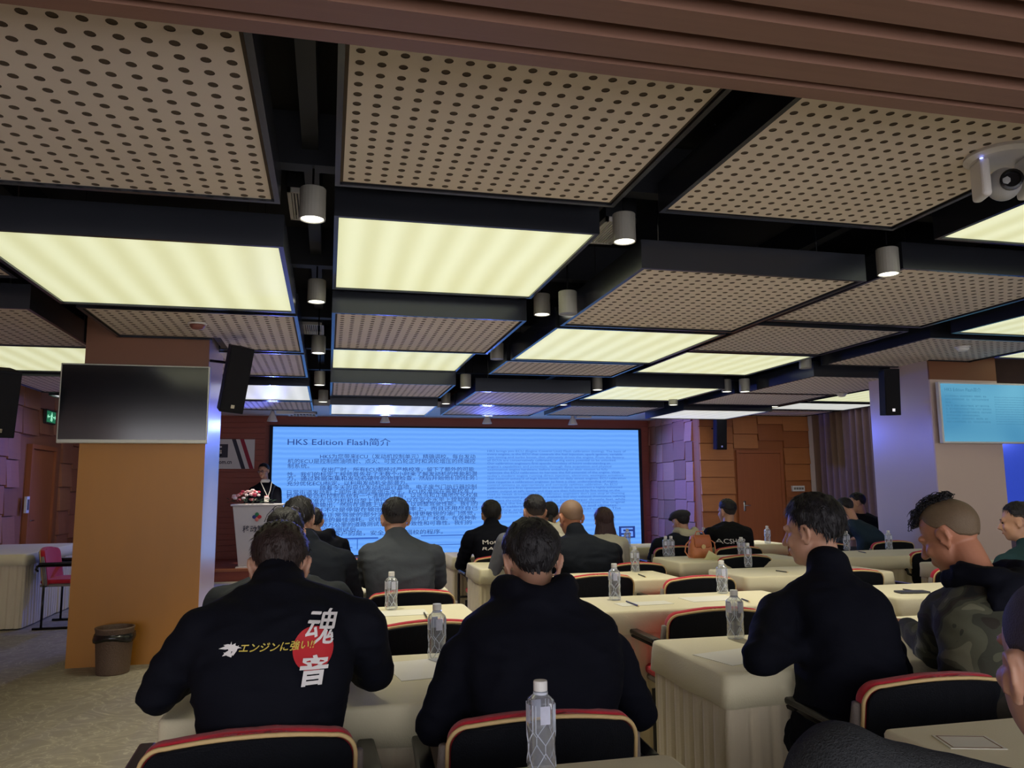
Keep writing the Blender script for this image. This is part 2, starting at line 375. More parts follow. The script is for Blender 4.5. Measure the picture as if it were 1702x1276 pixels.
fig.ell((.026, .01, .055), (.003, .013, .013)).cap((.026, .005, .035), (.026, -.01, -.005), .011, .01, 6).cap((.026, -.01, -.005), (.026, .025, -.03), .008, .007, 6).cap((.026, .025, -.03), (.026, .015, -.06), .007, .006, 6).cap((.026, -.01, -.005), (.026, -.03, -.055), .008, .006, 6).cap((.026, .005, .03), (.026, .035, .01), .006, .005, 6).cap((.026, .002, .03), (.026, -.03, .015), .006, .005, 6)
fig.build('running_figure', M_GLOWW, ex)
# light switches on the left wall and sign plate on the front wall
sw = empty('wall_switch', (XL + .06, 11.8, 1.22)); tag(sw, 'small white switch plate on the wooden left wall beside the door', 'switch')
MB().box(0, .03, -.05, .05, -.11, .11).build('plate', M_WHITE, sw); MB().box(.03, .036, -.025, .025, -.07, .07).build('rocker', mat('dark_rocker', (.1, .1, .1), .4), sw)
sp = empty('wall_control_plate', (8.29, YW - .075, 1.34)); tag(sp, 'white control plate of buttons on the brown wall right of the door', 'switch')
MB().box(-.12, .12, -.01, .045, -.05, .05).build('plate', M_WHITE, sp)
for i in range(4): MB().box(-.1 + i * .052, -.06 + i * .052, -.016, -.01, -.02, .02).build('button', M_GREYFAB, sp)
# curtains on the right wall, white window post in the corner
def curtain(name, y0, y1, label, m):
    n = int((y1 - y0) / .02); v = []; f = []
    zs = [.05, .9, 1.8, 2.72]
    for z in zs:
        for i in range(n + 1):
            y = y0 + (y1 - y0) * i / n
            a = .045 * math.sin(i * 2 * PI / 8.5 + .4 * math.sin(i * .13)) + .015 * math.sin(i * .9 + z)
            v.append((XR - .14 + a, y, z))
    for j in range(len(zs) - 1):
        for i in range(n): f.append((j * (n + 1) + i, j * (n + 1) + i + 1, (j + 1) * (n + 1) + i + 1, (j + 1) * (n + 1) + i))
    c = empty(name, (0, 0, 0)); tag(c, label, 'curtain')
    p = mesh_obj('fabric_panel', v, f, m, c, True)
    MB().cap((XR - .14, y0, 2.75), (XR - .14, y1, 2.75), .015, .015).build('curtain_rail', M_CHROME, c)
    return c
curtain('curtain', 10.0, 12.55, 'brown pleated curtain hanging on the right wall by the corner beyond the right pillar', M_CURT)
pst = MB().box(XR - .12, XR - .02, 12.62, 12.76, 0, 2.8).build('trim_2', M_WHITEPAINT); struct(pst)
wn = empty('window_1', (XR, 8.2, 0)); struct(wn)
MB().box(-.08, -.02, -1.5, 1.5, .9, 2.4).build('glass_pane', mat('blue_glow_pane', (.03, .06, .3), .12, spec=.8, noise_amt=.1, emit=s2l((46, 62, 190)), emit_s=.38), wn)  # stand-in for an unidentified blue area; its glow is put in as emission
MB().box(-.1, -.01, -1.55, -1.5, .85, 2.45).box(-.1, -.01, 1.5, 1.55, .85, 2.45).box(-.1, -.01, -1.5, 1.5, 2.4, 2.45).box(-.1, -.01, -1.5, 1.5, .85, .9).build('window_frame', M_BEAM, wn)

# ------------------------------------------------------------------ pillars
def pillar(name, x0, x1, y0, y1, mf, ms, mu, zsplit):
    p = empty(name, ((x0 + x1) / 2, y0, 0)); struct(p); w_ = (x1 - x0) / 2; d = y1 - y0
    MB().box(-w_, w_, 0, .02, 0, zsplit).build('front_cladding', mf, p)
    MB().box(-w_, w_, 0, .02, zsplit, 3.2).build('upper_front_cladding', mu, p)
    MB().box(-w_, -w_ + .02, .02, d, 0, 3.2).build('side_cladding', ms, p)
    MB().box(w_ - .02, w_, .02, d, 0, 3.2).build('side_cladding', ms, p)
    MB().box(-w_ + .02, w_ - .02, d - .02, d, 0, 3.2).build('rear_cladding', mf, p)
    return p
pillar('pillar_left', -1.99, -1.02, 7.05, 7.95, M_PILLAR, M_PILLARSIDE, M_PILLARUP, 2.1)
pillar('pillar_right', 6.24, 7.1, 7.05, 8.02, M_PILLARPALE, M_PILLARSIDE, M_PILLARUP, 2.5)

# ------------------------------------------------------------------ near wooden soffit
so = empty('ceiling_bulkhead', (0, 0, 2.575)); struct(so)
MB().box(XL, XR, -2.5, 2.0, .06, .5).build('bulkhead_core', M_GROOVE, so)
MB().box(XL, XR, 1.97, 2.03, 0, .62).build('fascia_board', M_SOFFIT, so)
for i in range(4):
    y1 = 2.0 - .062 - i * .155; MB().box(XL, XR, y1 - .093, y1, 0, .06).build('slat', M_SOFFIT, so)
MB().box(XL, XR, 1.30, 1.39, -.005, .04).build('metal_strip', M_WHITEPAINT, so)
for i in range(4):
    y1 = 1.23 - i * .155; MB().box(XL, XR, y1 - .093, y1, 0, .06).build('slat', M_SOFFIT, so)

# ------------------------------------------------------------------ suspended ceiling panels
HS = .0789
def perf_mesh(nx, ny, cut=None):
    n = 12; v = []; f = []; sp = HS; r = .0172
    for i in range(nx):
        for j in range(ny):
            cx = (i + .5) * sp; cy = (j + .5) * sp
            if cut and cut(cx, cy): continue
            k = len(v)
            for a in range(n):
                t = 2 * PI * a / n; c, s = math.cos(t), math.sin(t); q = .5 * sp / max(abs(c), abs(s))
                v.append((cx + c * q, cy + s * q, 0)); v.append((cx + c * r, cy + s * r, 0)); v.append((cx + c * r, cy + s * r, .003))
            # square corners: pull the diagonal samples out (n=12 has none on the diagonal, so add them)
            cs = len(v)
            for sx, sy in ((1, 1), (-1, 1), (-1, -1), (1, -1)): v.append((cx + sx * sp / 2, cy + sy * sp / 2, 0))
            for a in range(n):
                b = (a + 1) % n; o0, i0, t0 = k + 3 * a, k + 3 * a + 1, k + 3 * a + 2; o1, i1, t1 = k + 3 * b, k + 3 * b + 1, k + 3 * b + 2
                cor = {1: 0, 4: 1, 7: 2, 10: 3}.get(a)
                f.append((o0, i0, i1, o1) if cor is None else (o0, i0, i1, o1, cs + cor))
                f.append((i0, t0, t1, i1))
    return v, f
PCACHE = {}
ORD = ['nearest', 'second nearest', 'third nearest', 'fourth nearest', 'fifth nearest', 'sixth nearest']
COLN = {-3.5: 'leftmost column beside the left wall', -1.75: 'column over the left pillar', 0: 'column left of centre', 1.75: 'column right of centre',
        3.5: 'fourth column from the left', 5.25: 'column at the right pillar', 7.0: 'rightmost column'}
def ceil_panel(kind, X, y0, y1, zh, idx, cool=False, cut=None):
    z = EYE + zh; W_ = 1.5; D_ = y1 - y0; hgt = .16
    e = empty('perforated_ceiling_panel' if kind == 'p' else 'ceiling_light_box', (X, y0, z))
    if kind == 'p': tag(e, 'perforated ceiling panel, %s one in the %s' % (ORD[idx], COLN[X]), 'ceiling panel', 'perforated ceiling panels')
    else: tag(e, 'glowing ceiling light box, %s one in the %s' % (ORD[idx], COLN[X]), 'ceiling light', 'luminous ceiling boxes')
    t = .025
    if cut is None:
        fr = MB().box(0, W_, 0, t, -.012, hgt).box(0, W_, D_ - t, D_, -.012, hgt).box(0, t, t, D_ - t, -.012, hgt).box(W_ - t, W_, t, D_ - t, -.012, hgt)
        fr.build('frame', M_FRAME, e); MB().box(t, W_ - t, t, D_ - t, hgt - .01, hgt).build('top_sheet', M_BEAM, e)
    else:
        fr = MB().box(0, W_, 0, t, -.012, hgt)
        cx0, cx1, cy0 = cut
        if cx0 <= 0:                # pillar takes the left far corner
            fr.box(0, t, t, cy0, -.012, hgt).box(W_ - t, W_, t, D_ - t, -.012, hgt).box(cx1, W_, D_ - t, D_, -.012, hgt).box(0, cx1, cy0 - t, cy0, -.012, hgt)
        else:
            fr.box(0, t, t, D_ - t, -.012, hgt).box(W_ - t, W_, t, cy0, -.012, hgt).box(0, cx0, D_ - t, D_, -.012, hgt).box(cx0, W_, cy0 - t, cy0, -.012, hgt)
        fr.build('frame', M_FRAME, e)
    if kind == 'p':
        nx = int((W_ - .02) / HS); ny = int((D_ - .02) / HS)
        key = (nx, ny, cut)
        if key not in PCACHE:
            cf = None
            if cut: cf = lambda a, b: (a > cut[0] - .03 and a < cut[1] + .03 and b > cut[2] - .05)
            v, f = perf_mesh(nx, ny, cf)
            me = bpy.data.meshes.new('perforated_board'); me.from_pydata(v, [], f); me.materials.append(M_PERF); me.materials.append(M_HOLE); me.polygons.foreach_set('material_index', [i % 2 for i in range(len(f))]); PCACHE[key] = me
        b = bpy.data.objects.new('perforated_board', PCACHE[key]); COL.objects.link(b); b.parent = e; b.location = ((W_ - nx * HS) / 2, (D_ - ny * HS) / 2, 0)
        bk = MB()
        if cut is None: bk.box(t, W_ - t, t, D_ - t, .003, .012)
        elif cut[0] <= 0: bk.box(t, W_ - t, t, cut[2] - t, .003, .012).box(cut[1] + .02, W_ - t, cut[2] - t, D_ - t, .003, .012)
        else: bk.box(t, W_ - t, t, cut[2] - t, .003, .012).box(t, cut[0] - .02, cut[2] - t, D_ - t, .003, .012)
        bk.build('dark_backing', M_HOLE, e)
    else:
        MB().box(t, W_ - t, t, D_ - t, .0, .012).build('diffuser', M_LIGHTC if cool else M_LIGHT, e)
    for x in (.2, W_ - .2):
        for y in (.2, D_ - .3):
            if cut: continue
            MB().cap((x, y, hgt), (x, y, 3.3 - z), .004, .004, 6).build('suspension_rod', M_CHROME, e)
    return e
LAY = {-3.5: [('p', 4.1, 5.57, 1.40), ('p', 5.8, 7.35, 1.25), ('L', 7.5, 9.1, 1.28), ('p', 9.2, 10.75, 1.25), ('L', 11.0, 12.5, 1.25)],
       -1.75: [('p', 2.2, 3.72, 1.36), ('L', 4.04, 5.6, 1.25), ('p', 5.92, 7.52, 1.30), ('p', 7.62, 9.2, 1.30), ('L', 9.81, 11.5, 1.28), ('p', 11.6, 12.9, 1.28)],
       0: [('p', 2.33, 3.91, 1.546), ('L', 4.14, 5.73, 1.47), ('p', 5.87, 7.45, 1.327), ('L', 7.8, 9.4, 1.44), ('p', 9.42, 10.8, 1.28), ('L', 11.05, 12.55, 1.19)],
       1.75: [('p', 2.3, 3.87, 1.52), ('p', 4.13, 5.8, 1.28), ('L', 5.92, 7.52, 1.29), ('p', 7.7, 8.65, 1.31), ('p', 9.45, 11.0, 1.21), ('p', 11.1, 12.6, 1.21)],
       3.5: [('L', 2.3, 3.83, 1.47), ('p', 4.1, 5.7, 1.37), ('p', 5.85, 7.15, 1.37), ('L', 7.2, 8.65, 1.37), ('L', 9.2, 10.7, 1.28), ('p', 11.1, 12.6, 1.23)],
       5.25: [('L', 4.1, 5.64, 1.32), ('p', 5.88, 7.5, 1.33), ('p', 7.64, 9.25, 1.23), ('p', 9.4, 10.8, 1.25), ('L', 10.95, 12.45, 1.18)],
       7.0: [('p', 4.1, 5.6, 1.33), ('L', 5.9, 7.0, 1.38), ('L', 8.8, 10.4, 1.28), ('L', 10.6, 11.6, 1.28), ('p', 11.7, 12.7, 1.28)]}
for X, rows in LAY.items():
    cnt = {'p': 0, 'L': 0}
    for k_, y0, y1, zh in rows:
        cut = None
        if X == -1.75 and y0 == 5.92: cut = (0, .75, 7.03 - 5.92)
        if X == 5.25 and y0 == 5.88: cut = (.97, 1.5, 7.03 - 5.88)
        ceil_panel(k_, X, y0, y1, zh, cnt[k_], cool=(y0 > 9.2), cut=cut); cnt[k_] += 1
# dark beams in the ceiling void
n_ = 3
for y in (3.98, 5.82, 7.62, 9.31, 10.95):
    struct(MB().box(XL, XR, y - .05, y + .05, 3.02, 3.3).build('trim_%d' % n_, M_BEAM)); n_ += 1
for x in (-1.875, -.125, 1.625, 3.375, 5.125, 6.875):
    struct(MB().box(x - .04, x + .04, 2.1, 13, 3.1, 3.3).build('trim_%d' % n_, M_BEAM)); n_ += 1
# side boards of the big soffits between columns
# downlights: (px, py of the lamp rim, X of the gap)
DL = [((519, 365), -.125, 1), ((526, 502), -.125, 1), ((529, 587), -.125, 1), ((531, 640), -.125, 1), ((537, 668), -.125, 1), ((1038, 402), 1.625, 1), ((901, 523), 1.625, 1), ((944, 522), 1.64, 0),
      ((826, 597), 1.625, 0), ((774, 644), 1.625, 1), ((741, 671), 1.625, 1), ((1477, 456), 3.375, 1), ((993, 648), 3.375, 1), ((1208, 651), 5.125, 1), ((1238, 651), 5.125, 1), ((1339, 612), 5.125, 0), ((1119, 673), 4.9, 1), ((936, 673), 3.375, 1), ((1287, 676), 6.875, 1)]
DLL = ['nearest grey cylinder downlight, left of the big central light box', 'grey cylinder downlight, second from the camera in the left gap', 'grey cylinder downlight, third from the camera in the left gap',
       'grey cylinder downlight, fourth from the camera in the left gap', 'grey cylinder downlight, farthest in the left gap near the stage', 'grey cylinder downlight just right of the big central light box',
       'lit grey downlight at the far right corner of the big central light box', 'dark unlit cylinder downlight beside a lit one right of centre', 'unlit short cylinder downlight beside the third perforated panel',
       'small lit cylinder downlight hanging over the left half of the screen', 'tiny lit downlight low over the screen left of centre', 'grey cylinder downlight farthest right among the large near ones',
       'small lit cylinder downlight over the right half of the screen', 'lit small cylinder downlight, left one of the pair over the right wall', 'lit small cylinder downlight, right one of the pair over the right wall',
       'unlit white cylinder downlight left of the right pillar', 'tiny lit downlight over the blue wing wall', 'tiny lit downlight over the middle of the screen', 'tiny lit downlight above the curtain corner']
def downlight(loc, on, label, r=.066, h=.165):
    e = empty('cylinder_downlight', loc); tag(e, label, 'downlight', 'cylinder downlights')
    MB().lathe((0, 0, 0), [(r - .008, .012), (r - .006, 0), (r, 0), (r, h - .004), (r - .004, h), (.01, h)], 24).build('housing', M_DOWN, e, False)
    MB().lathe((0, 0, 0), [(.005, .004), (r - .01, .004), (r - .01, .008)], 20).build('lens', M_LAMP if on else M_DOWN, e)
    MB().cap((0, 0, h), (0, 0, 3.28 - loc[2]), .006, .006, 6).build('hanging_rod', M_TUBE, e)
    if on:
        ld = bpy.data.lights.new('lamp', 'SPOT'); ld.energy = 60; ld.color = (1, .93, .75); ld.spot_size = 1.5; ld.spot_blend = .6; ld.shadow_soft_size = .05
        lo = bpy.data.objects.new('lamp', ld); COL.objects.link(lo); lo.parent = e; lo.location = (0, 0, -.02)
for (p, X, on), lb in zip(DL, DLL):
    r_ = ray(*p); t_ = X / r_[0]
    if t_ < 0 or t_ * r_[1] > 12.6 or abs(r_[0]) < .03: t_ = 11.8 / r_[1] if p[0] == 537 else t_
    q = Vector((0, 0, EYE)) + Vector(r_) * t_
    if q.y > 12.9: q = P(p[0], p[1], 12.2)
    if X == -.125: q = P(p[0], p[1], {519: 3.98, 526: 5.8, 529: 7.55, 531: 9.55, 537: 11.0}[p[0]])
    downlight(q, on, lb)
# air grilles
def grille(loc, label, w_=.32, d_=.3):
    e = empty('air_grille', loc); tag(e, label, 'vent')
    MB().box(-w_ / 2, w_ / 2, -d_ / 2, -d_ / 2 + .02, 0, .03).box(-w_ / 2, w_ / 2, d_ / 2 - .02, d_ / 2, 0, .03).box(-w_ / 2, -w_ / 2 + .02, -d_ / 2, d_ / 2, 0, .03).box(w_ / 2 - .02, w_ / 2, -d_ / 2, d_ / 2, 0, .03).build('grille_frame', M_WHITEPAINT, e)
    n = 9; proto = None
    for i in range(n):
        x = -w_ / 2 + .03 + (w_ - .06) * i / (n - 1); MB().box(x - .004, x + .004, -d_ / 2 + .02, d_ / 2 - .02, .002, .026).build('blade', M_WHITEPAINT, e)
    MB().box(-w_ / 2, w_ / 2, -d_ / 2, d_ / 2, .03, .2).build('duct_box', M_BEAM, e)
    return e
grille(PZ(508, 345, 3.12), 'pale slatted air grille behind the nearest downlight in the left ceiling gap', .2, .5)
grille(PZ(1012, 388, 3.0), 'grey slatted air grille left of the second large downlight', .2, .45)
grille(PZ(520, 548, 3.0), 'slatted air grille behind the third downlight of the left gap', .22, .5)
grille(PZ(503, 690, 2.70), 'slatted air grille in the blue-lit soffit above the left edge of the screen', .5, .5)
def detector(loc, label, m):
    e = empty('smoke_detector', loc); tag(e, label, 'smoke detector')
    MB().lathe((0, 0, -.0), [(.02, -.035), (.04, -.03), (.055, -.012), (.058, 0)], 18).build('detector_head', m, e, True)
    MB().lathe((0, 0, 0), [(.07, 0), (.07, .012)], 18).build('detector_base', M_WHITEPAINT, e)
detector(PZ(328, 540, EYE + 1.285), 'round smoke detector on the perforated panel in front of the left pillar', mat('detector_brown', s2l((130, 80, 70)), .5))
detector(PZ(1600, 578, EYE + 1.312), 'round white smoke detector on the perforated panel above the right pillar', M_WHITE)
detector(PZ(1399, 655, EYE + 1.21), 'white pendant smoke detector hanging left of the right pillar', M_WHITE)
# stage spot lamps on the soffit
for i, (px, lb) in enumerate(((455, 'white cone spotlight above the left end of the screen'), (642, 'white cone spotlight left of the screen middle'), (811, 'white cone spotlight right of the screen middle'), (953, 'white cone spotlight above the right part of the screen'))):
    q = P(px, 690, 13.3); q.z = 2.74
    e = empty('stage_spotlight', q); tag(e, lb, 'spotlight', 'spotlights over the screen')
    MB().box(.04, .32, -.06, .06, -.12, -.01).build('driver_box', M_WHITEPAINT, e)
    MB().cap((0, 0, -.01), (-.02, 0, -.08), .012, .012, 8).build('bracket', M_TUBE, e)
    MB().lathe((-.02, -.02, -.24), [(.085, 0), (.075, .03), (.035, .13), (.03, .17), (.005, .175)], 18).build('lamp_shade', M_WHITEPAINT, e, True)
    ld = bpy.data.lights.new('lamp', 'SPOT'); ld.energy = (170, 150, 150, 330)[i]; ld.color = (.12, .17, 1); ld.spot_size = 1.75; ld.spot_blend = .5; ld.shadow_soft_size = .08
    lo = bpy.data.objects.new('lamp', ld); COL.objects.link(lo); lo.parent = e; lo.location = (-.02, -.06, -.32)
    if i == 0:  # extra warm spot, added only to brighten the presenter's face
        presenter_fill = bpy.data.lights.new('lamp', 'SPOT'); presenter_fill.energy = 85; presenter_fill.color = (1, .9, .78); presenter_fill.spot_size = .9; presenter_fill.spot_blend = .6; presenter_fill.shadow_soft_size = .06
        o2 = bpy.data.objects.new('lamp', presenter_fill); COL.objects.link(o2); o2.parent = e; o2.location = (.05, -.35, -.26); o2.rotation_euler = (math.radians(12), 0, 0)
    lo.rotation_euler = (math.radians(-62), 0, math.radians((-25, 0, 0, 78)[i]))

# ------------------------------------------------------------------ LED screen
def screen_mat():
    m = bpy.data.materials.new('led_screen'); m.use_nodes = True; nt = m.node_tree; b = nt.nodes['Principled BSDF']
    b.inputs['Base Color'].default_value = (.02, .02, .03, 1); b.inputs['Roughness'].default_value = .6
    tc = nt.nodes.new('ShaderNodeTexCoord'); wv = nt.nodes.new('ShaderNodeTexWave'); wv.bands_direction = 'Z'; wv.inputs['Scale'].default_value = 3.4; wv.inputs['Distortion'].default_value = 1.2; wv.inputs['Detail'].default_value = 2
    nt.links.new(tc.outputs['Object'], wv.inputs['Vector'])
    cr = nt.nodes.new('ShaderNodeValToRGB'); cr.color_ramp.elements[0].color = (*s2l((96, 158, 246)), 1); cr.color_ramp.elements[1].color = (*s2l((110, 172, 252)), 1)
    nt.links.new(wv.outputs['Fac'], cr.inputs[0]); nt.links.new(cr.outputs[0], b.inputs['Emission Color']); b.inputs['Emission Strength'].default_value = SCREEN
    return m
ls = empty('led_screen', (-1.0, YB - .10, .2)); tag(ls, 'wide bright blue LED wall on the stage showing a two-language text slide', 'screen')
SW, SH = 7.12, 2.34
MB().box(0, SW, 0, .05, 0, SH).build('display_surface', screen_mat(), ls)
MB().box(-.06, 0, -.02, .06, -.05, SH + .03).box(SW, SW + .05, -.02, .06, -.05, SH + .03).box(0, SW, -.02, .06, -.06, 0).box(0, SW, -.02, .06, SH, SH + .03).build('bezel', M_BLACK, ls)
M_INK = mat('slide_ink', (.02, .04, .12), .6, emit=s2l((34, 62, 140)), emit_s=.56)
M_INK2 = mat('slide_ink_soft', (.02, .06, .2), .6, emit=s2l((52, 98, 190)), emit_s=.65)
def sc(px, py): q = P(px, py, YB - .10); return q.x + 1.0, q.z - .2
def slide_text(s, px, py, pxw, m, name='lettering', size_px=10, bold=0.0):
    x, z = sc(px, py)
    o = text_obj(name, s, .2, m, None)
    xs = [v.co.x for v in o.data.vertices]; zs = [v.co.y for v in o.data.vertices]
    wx = sc(px + pxw, py)[0] - x; hz = size_px / 1300 * 15.2
    W0 = max(xs) - min(xs); H0 = .2 * .92
    o.data.transform(Matrix.Translation((x, -.004, z)) @ FACE @ Matrix.Diagonal((wx / W0, hz / H0, 1, 1)) @ Matrix.Translation((-min(xs), 0, 0)))
    o.parent = ls; o['kind'] = 'stuff'; return o
slide_text('HKS Edition Flash简介', 478, 739, 171, M_INK, size_px=12)
CN = [('HKS为您带来ECU（发动机控制单元）精确调校。每台发动', 532, 758, 258), ('机的ECU是控制燃油喷射、点火、可变凸轮正时和涡轮增压的终端控', 478, 766, 312), ('制系统。', 478, 774, 36),
      ('在出厂时，所有ECU都经过严格校准，留下了额外的可能', 534, 780, 254), ('性。我们的标定工程师首先花了无数个小时来了解发动机的性能和潜', 477, 788, 316), ('力，通过数据采集和发动机硬件的物理检查，然后开始他们的任务：', 477, 795, 316), ('充分优化ECU标定，以利用发动机全部潜力。', 477, 803, 200),
      ('随着今天的现代发动机运行直喷、电子废气门执行器控制', 532, 810, 260), ('日常街道发动机上闻所未闻的高增压水平，ECU校准现在需要校准了', 477, 818, 312), ('程师对发动机控制系统有一个清晰的了解，以适当和正确地优化校准', 476, 825, 318), ('，ECU校准在马力机和台架上进行优化，以在安全水平上提取高度', 476, 833, 315),
      ('增强的功率输出，然后在道路上进行调校，以调整驾驶性能。我们的', 476, 840, 318), ('工程师并不只是停留在输出最大的功率上，而且还用尽自己', 490, 848, 304), ('完善正常驾驶的部分油门，以获得更敏锐的油门感觉，', 520, 856, 270), ('可能的最佳油耗。这往往超过原始的工厂校准。在各种条', 524, 864, 268),
      ('数万公里的道路测试，以测试一致性和可靠性。我们的', 534, 872, 250), ('完成测试后，', 534, 880, 62), ('我们客户的是，安全可靠地调校的程序。', 530, 887, 206)]
for s, x, y, w_ in CN: slide_text(s, x, y + 3.5, w_, M_INK, size_px=7.4)
EN = ['HKS brings you ECU (Engine Control Unit) Flash calibration (tuning). The basis of', 'every engine, is the ECU that controls the fuel injection, spark ignition, variable', 'cam timing and turbo boost, that ultimately drives the engine. From the factory,',
      'all ECUs are conservatively calibrated, leaving extra potential to be unlocked.', 'Our calibration engineers first spends countless of hours understanding an', "engine's capabilities and potentials, through data acquisition and physical", 'examination engine hardware, before embarking on their mission to fully', 'optimize the ECU calibration to harness the full potential of the engine. With',
      "today's modern engine running direct injection, electronic wastegate actuators", 'that control unheard of high boost levels on daily street engines, ECU calibration', 'now requires a calibration engineer to have a clear understanding of engine', 'control systems to appropriately and correctly optimize calibration. An ECU', 'calibrations are first optimized on a chassis dyno, to extract a highly enhanced', 'power output at safe levels, and they are then followed by fine tuning on the',
      "road to tweak driveability. Our calibration engineers don't just stop at churning", 'out the maximum power output available, but also exhaust themselves refining', 'the part throttle regular driving to gain a sharper throttle feel, while', 'returning the best fuel economy which often surpasses the original', 'factory calibration through all conditions and climates.', 'efficiency and reliability, our aftermarket tuning. The', 'product is most thoroughly tested']
EW = [230, 224, 228, 214, 204, 206, 200, 220, 226, 230, 216, 216, 224, 220, 228, 229, 229, 228, 216, 222, 110]
for i, s in enumerate(EN): slide_text(s, 810, 751 + i * 5.15, EW[i], M_INK2, size_px=4.6)
# table lines and the S logo at the foot of the slide
g = MB()
for a, b, c, d in ((560, 894.5, 628, 894.5), (560, 910, 585, 910), (594, 895, 594, 912), (700, 890, 770, 889), (725, 905, 770, 904)):
    x0, z0 = sc(a, b); x1, z1 = sc(c, d); g.box(min(x0, x1) - .006, max(x0, x1) + .006, -.008, -.002, min(z0, z1) - .006, max(z0, z1) + .006)
tag(g.build('table_lines', M_INK2, ls), kind='stuff')
def s_logo(parent, x, z, w_, h_, y, m, m2):
    MB().box(x, x + w_, y - .006, y, z, z + h_).build('logo_block', m, parent)
    b = MB(); t = h_ * .13; a0, a1 = x + w_ * .14, x + w_ * .86
    for zz in (.14, .435, .73): b.box(a0, a1, y - .012, y - .006, z + h_ * zz, z + h_ * zz + t)
    b.box(a0, a0 + w_ * .12, y - .012, y - .006, z + h_ * .435, z + h_ * .8); b.box(a1 - w_ * .12, a1, y - .012, y - .006, z + h_ * .14, z + h_ * .5)
    b.build('logo_letter', m2, parent)
x0, z0 = sc(1029, 894); x1, z1 = sc(1055, 874)
s_logo(ls, x0, z0, x1 - x0, z1 - z0, -.002, M_INK, mat('logo_pale', (.05, .1, .4), .6, emit=s2l((110, 160, 245)), emit_s=.65))

# banner on the stage wall
q0 = P(366, 779, YB - .05); q1 = P(424, 730, YB - .05)
bn = empty('banner', (q0.x - .75, YB - .055, q0.z)); tag(bn, 'white banner with black square logo and slanting black and red stripes on the stage wall', 'banner')
bw = q1.x - bn.location.x; bh = q1.z - q0.z
MB().box(0, bw, 0, .015, 0, bh).build('sheet', M_WHITEPAINT, bn)
def stripe(x0, x1, wd, m):
    MB().add([(x0, -.004, bh), (x0 + wd, -.004, bh), (x1 + wd, -.004, 0), (x1, -.004, 0), (x0, -.001, bh), (x0 + wd, -.001, bh), (x1 + wd, -.001, 0), (x1, -.001, 0)], [(0, 3, 2, 1), (0, 1, 5, 4), (2, 3, 7, 6), (1, 2, 6, 5), (0, 4, 7, 3)]).build('stripe', m, bn)
M_INKB = mat('banner_black', (.03, .03, .05), .6, noise_amt=.05); M_INKR = mat('banner_red', s2l((150, 20, 50)), .6, noise_amt=.05)
stripe(bw - .40, bw - .22, .07, M_INKB); stripe(bw - .26, bw - .08, .07, M_INKR)
s_logo(bn, .12, bh * .38, .75, bh * .45, -.002, M_INKB, M_WHITEPAINT)
text_obj('lettering', 'e.com.cn', .1, M_INKB, bn, Matrix.Translation((.62, -.004, bh * .17)) @ FACE, sx=.9, bold=.002)

# ------------------------------------------------------------------ podium, flowers
pc = P(430, 837, 13.3)
pd = empty('podium', (pc.x, 13.3, .18)); tag(pd, 'white tapered lectern with printed logo on the stage at the left of the screen', 'lectern')
ph = pc.z - .18
def frustum(w0, w1, d0, d1, z0, z1): return [(-w0, -d0, z0), (w0, -d0, z0), (w0, d0, z0), (-w0, d0, z0), (-w1, -d1, z1), (w1, -d1, z1), (w1, d1, z1), (-w1, d1, z1)], [(0, 3, 2, 1), (4, 5, 6, 7), (0, 1, 5, 4), (1, 2, 6, 5), (2, 3, 7, 6), (3, 0, 4, 7)]
bevel(MB().add(*frustum(.26, .37, .2, .24, 0.03, ph - .03)).build('body', M_WHITEPAINT, pd), .01)
bevel(MB().box(-.40, .40, -.27, .26, ph - .03, ph).build('top', M_WHITEPAINT, pd), .01)
bevel(MB().box(-.3, .3, -.23, .23, 0, .03).build('base', M_WHITEPAINT, pd), .008)
text_obj('lettering', '移动智能', .115, M_INKB, pd, Matrix.Translation((-.21, -.248, ph - .43)) @ FACE, sx=.95, bold=.001)
for k, c in enumerate(((200, 40, 50), (30, 120, 70), (40, 60, 130), (220, 120, 110))):
    a = k * PI / 2; MB().ell((math.cos(a) * .035, -.25, ph - .20 + math.sin(a) * .035), (.036, .008, .03), Matrix.Rotation(a, 3, 'Y')).build('logo_petal', mat('petal_%d' % k, s2l(c), .5), pd, True)
# microphone on podium
mc = empty('podium_microphone', (pc.x + .2, 13.25, .18 + ph)); tag(mc, 'slim gooseneck microphone standing on the white lectern', 'microphone')
MB().lathe((0, 0, 0), [(.04, 0), (.04, .02), (.01, .025)], 14).build('base', M_TUBE, mc)
MB().tube([(0, 0, .02), (0, 0, .14), (.02, .03, .22), (.03, .08, .27)], .005).build('gooseneck', M_TUBE, mc)
MB().cap((.03, .08, .27), (.035, .11, .285), .013, .013).build('capsule', M_TUBE, mc, True)
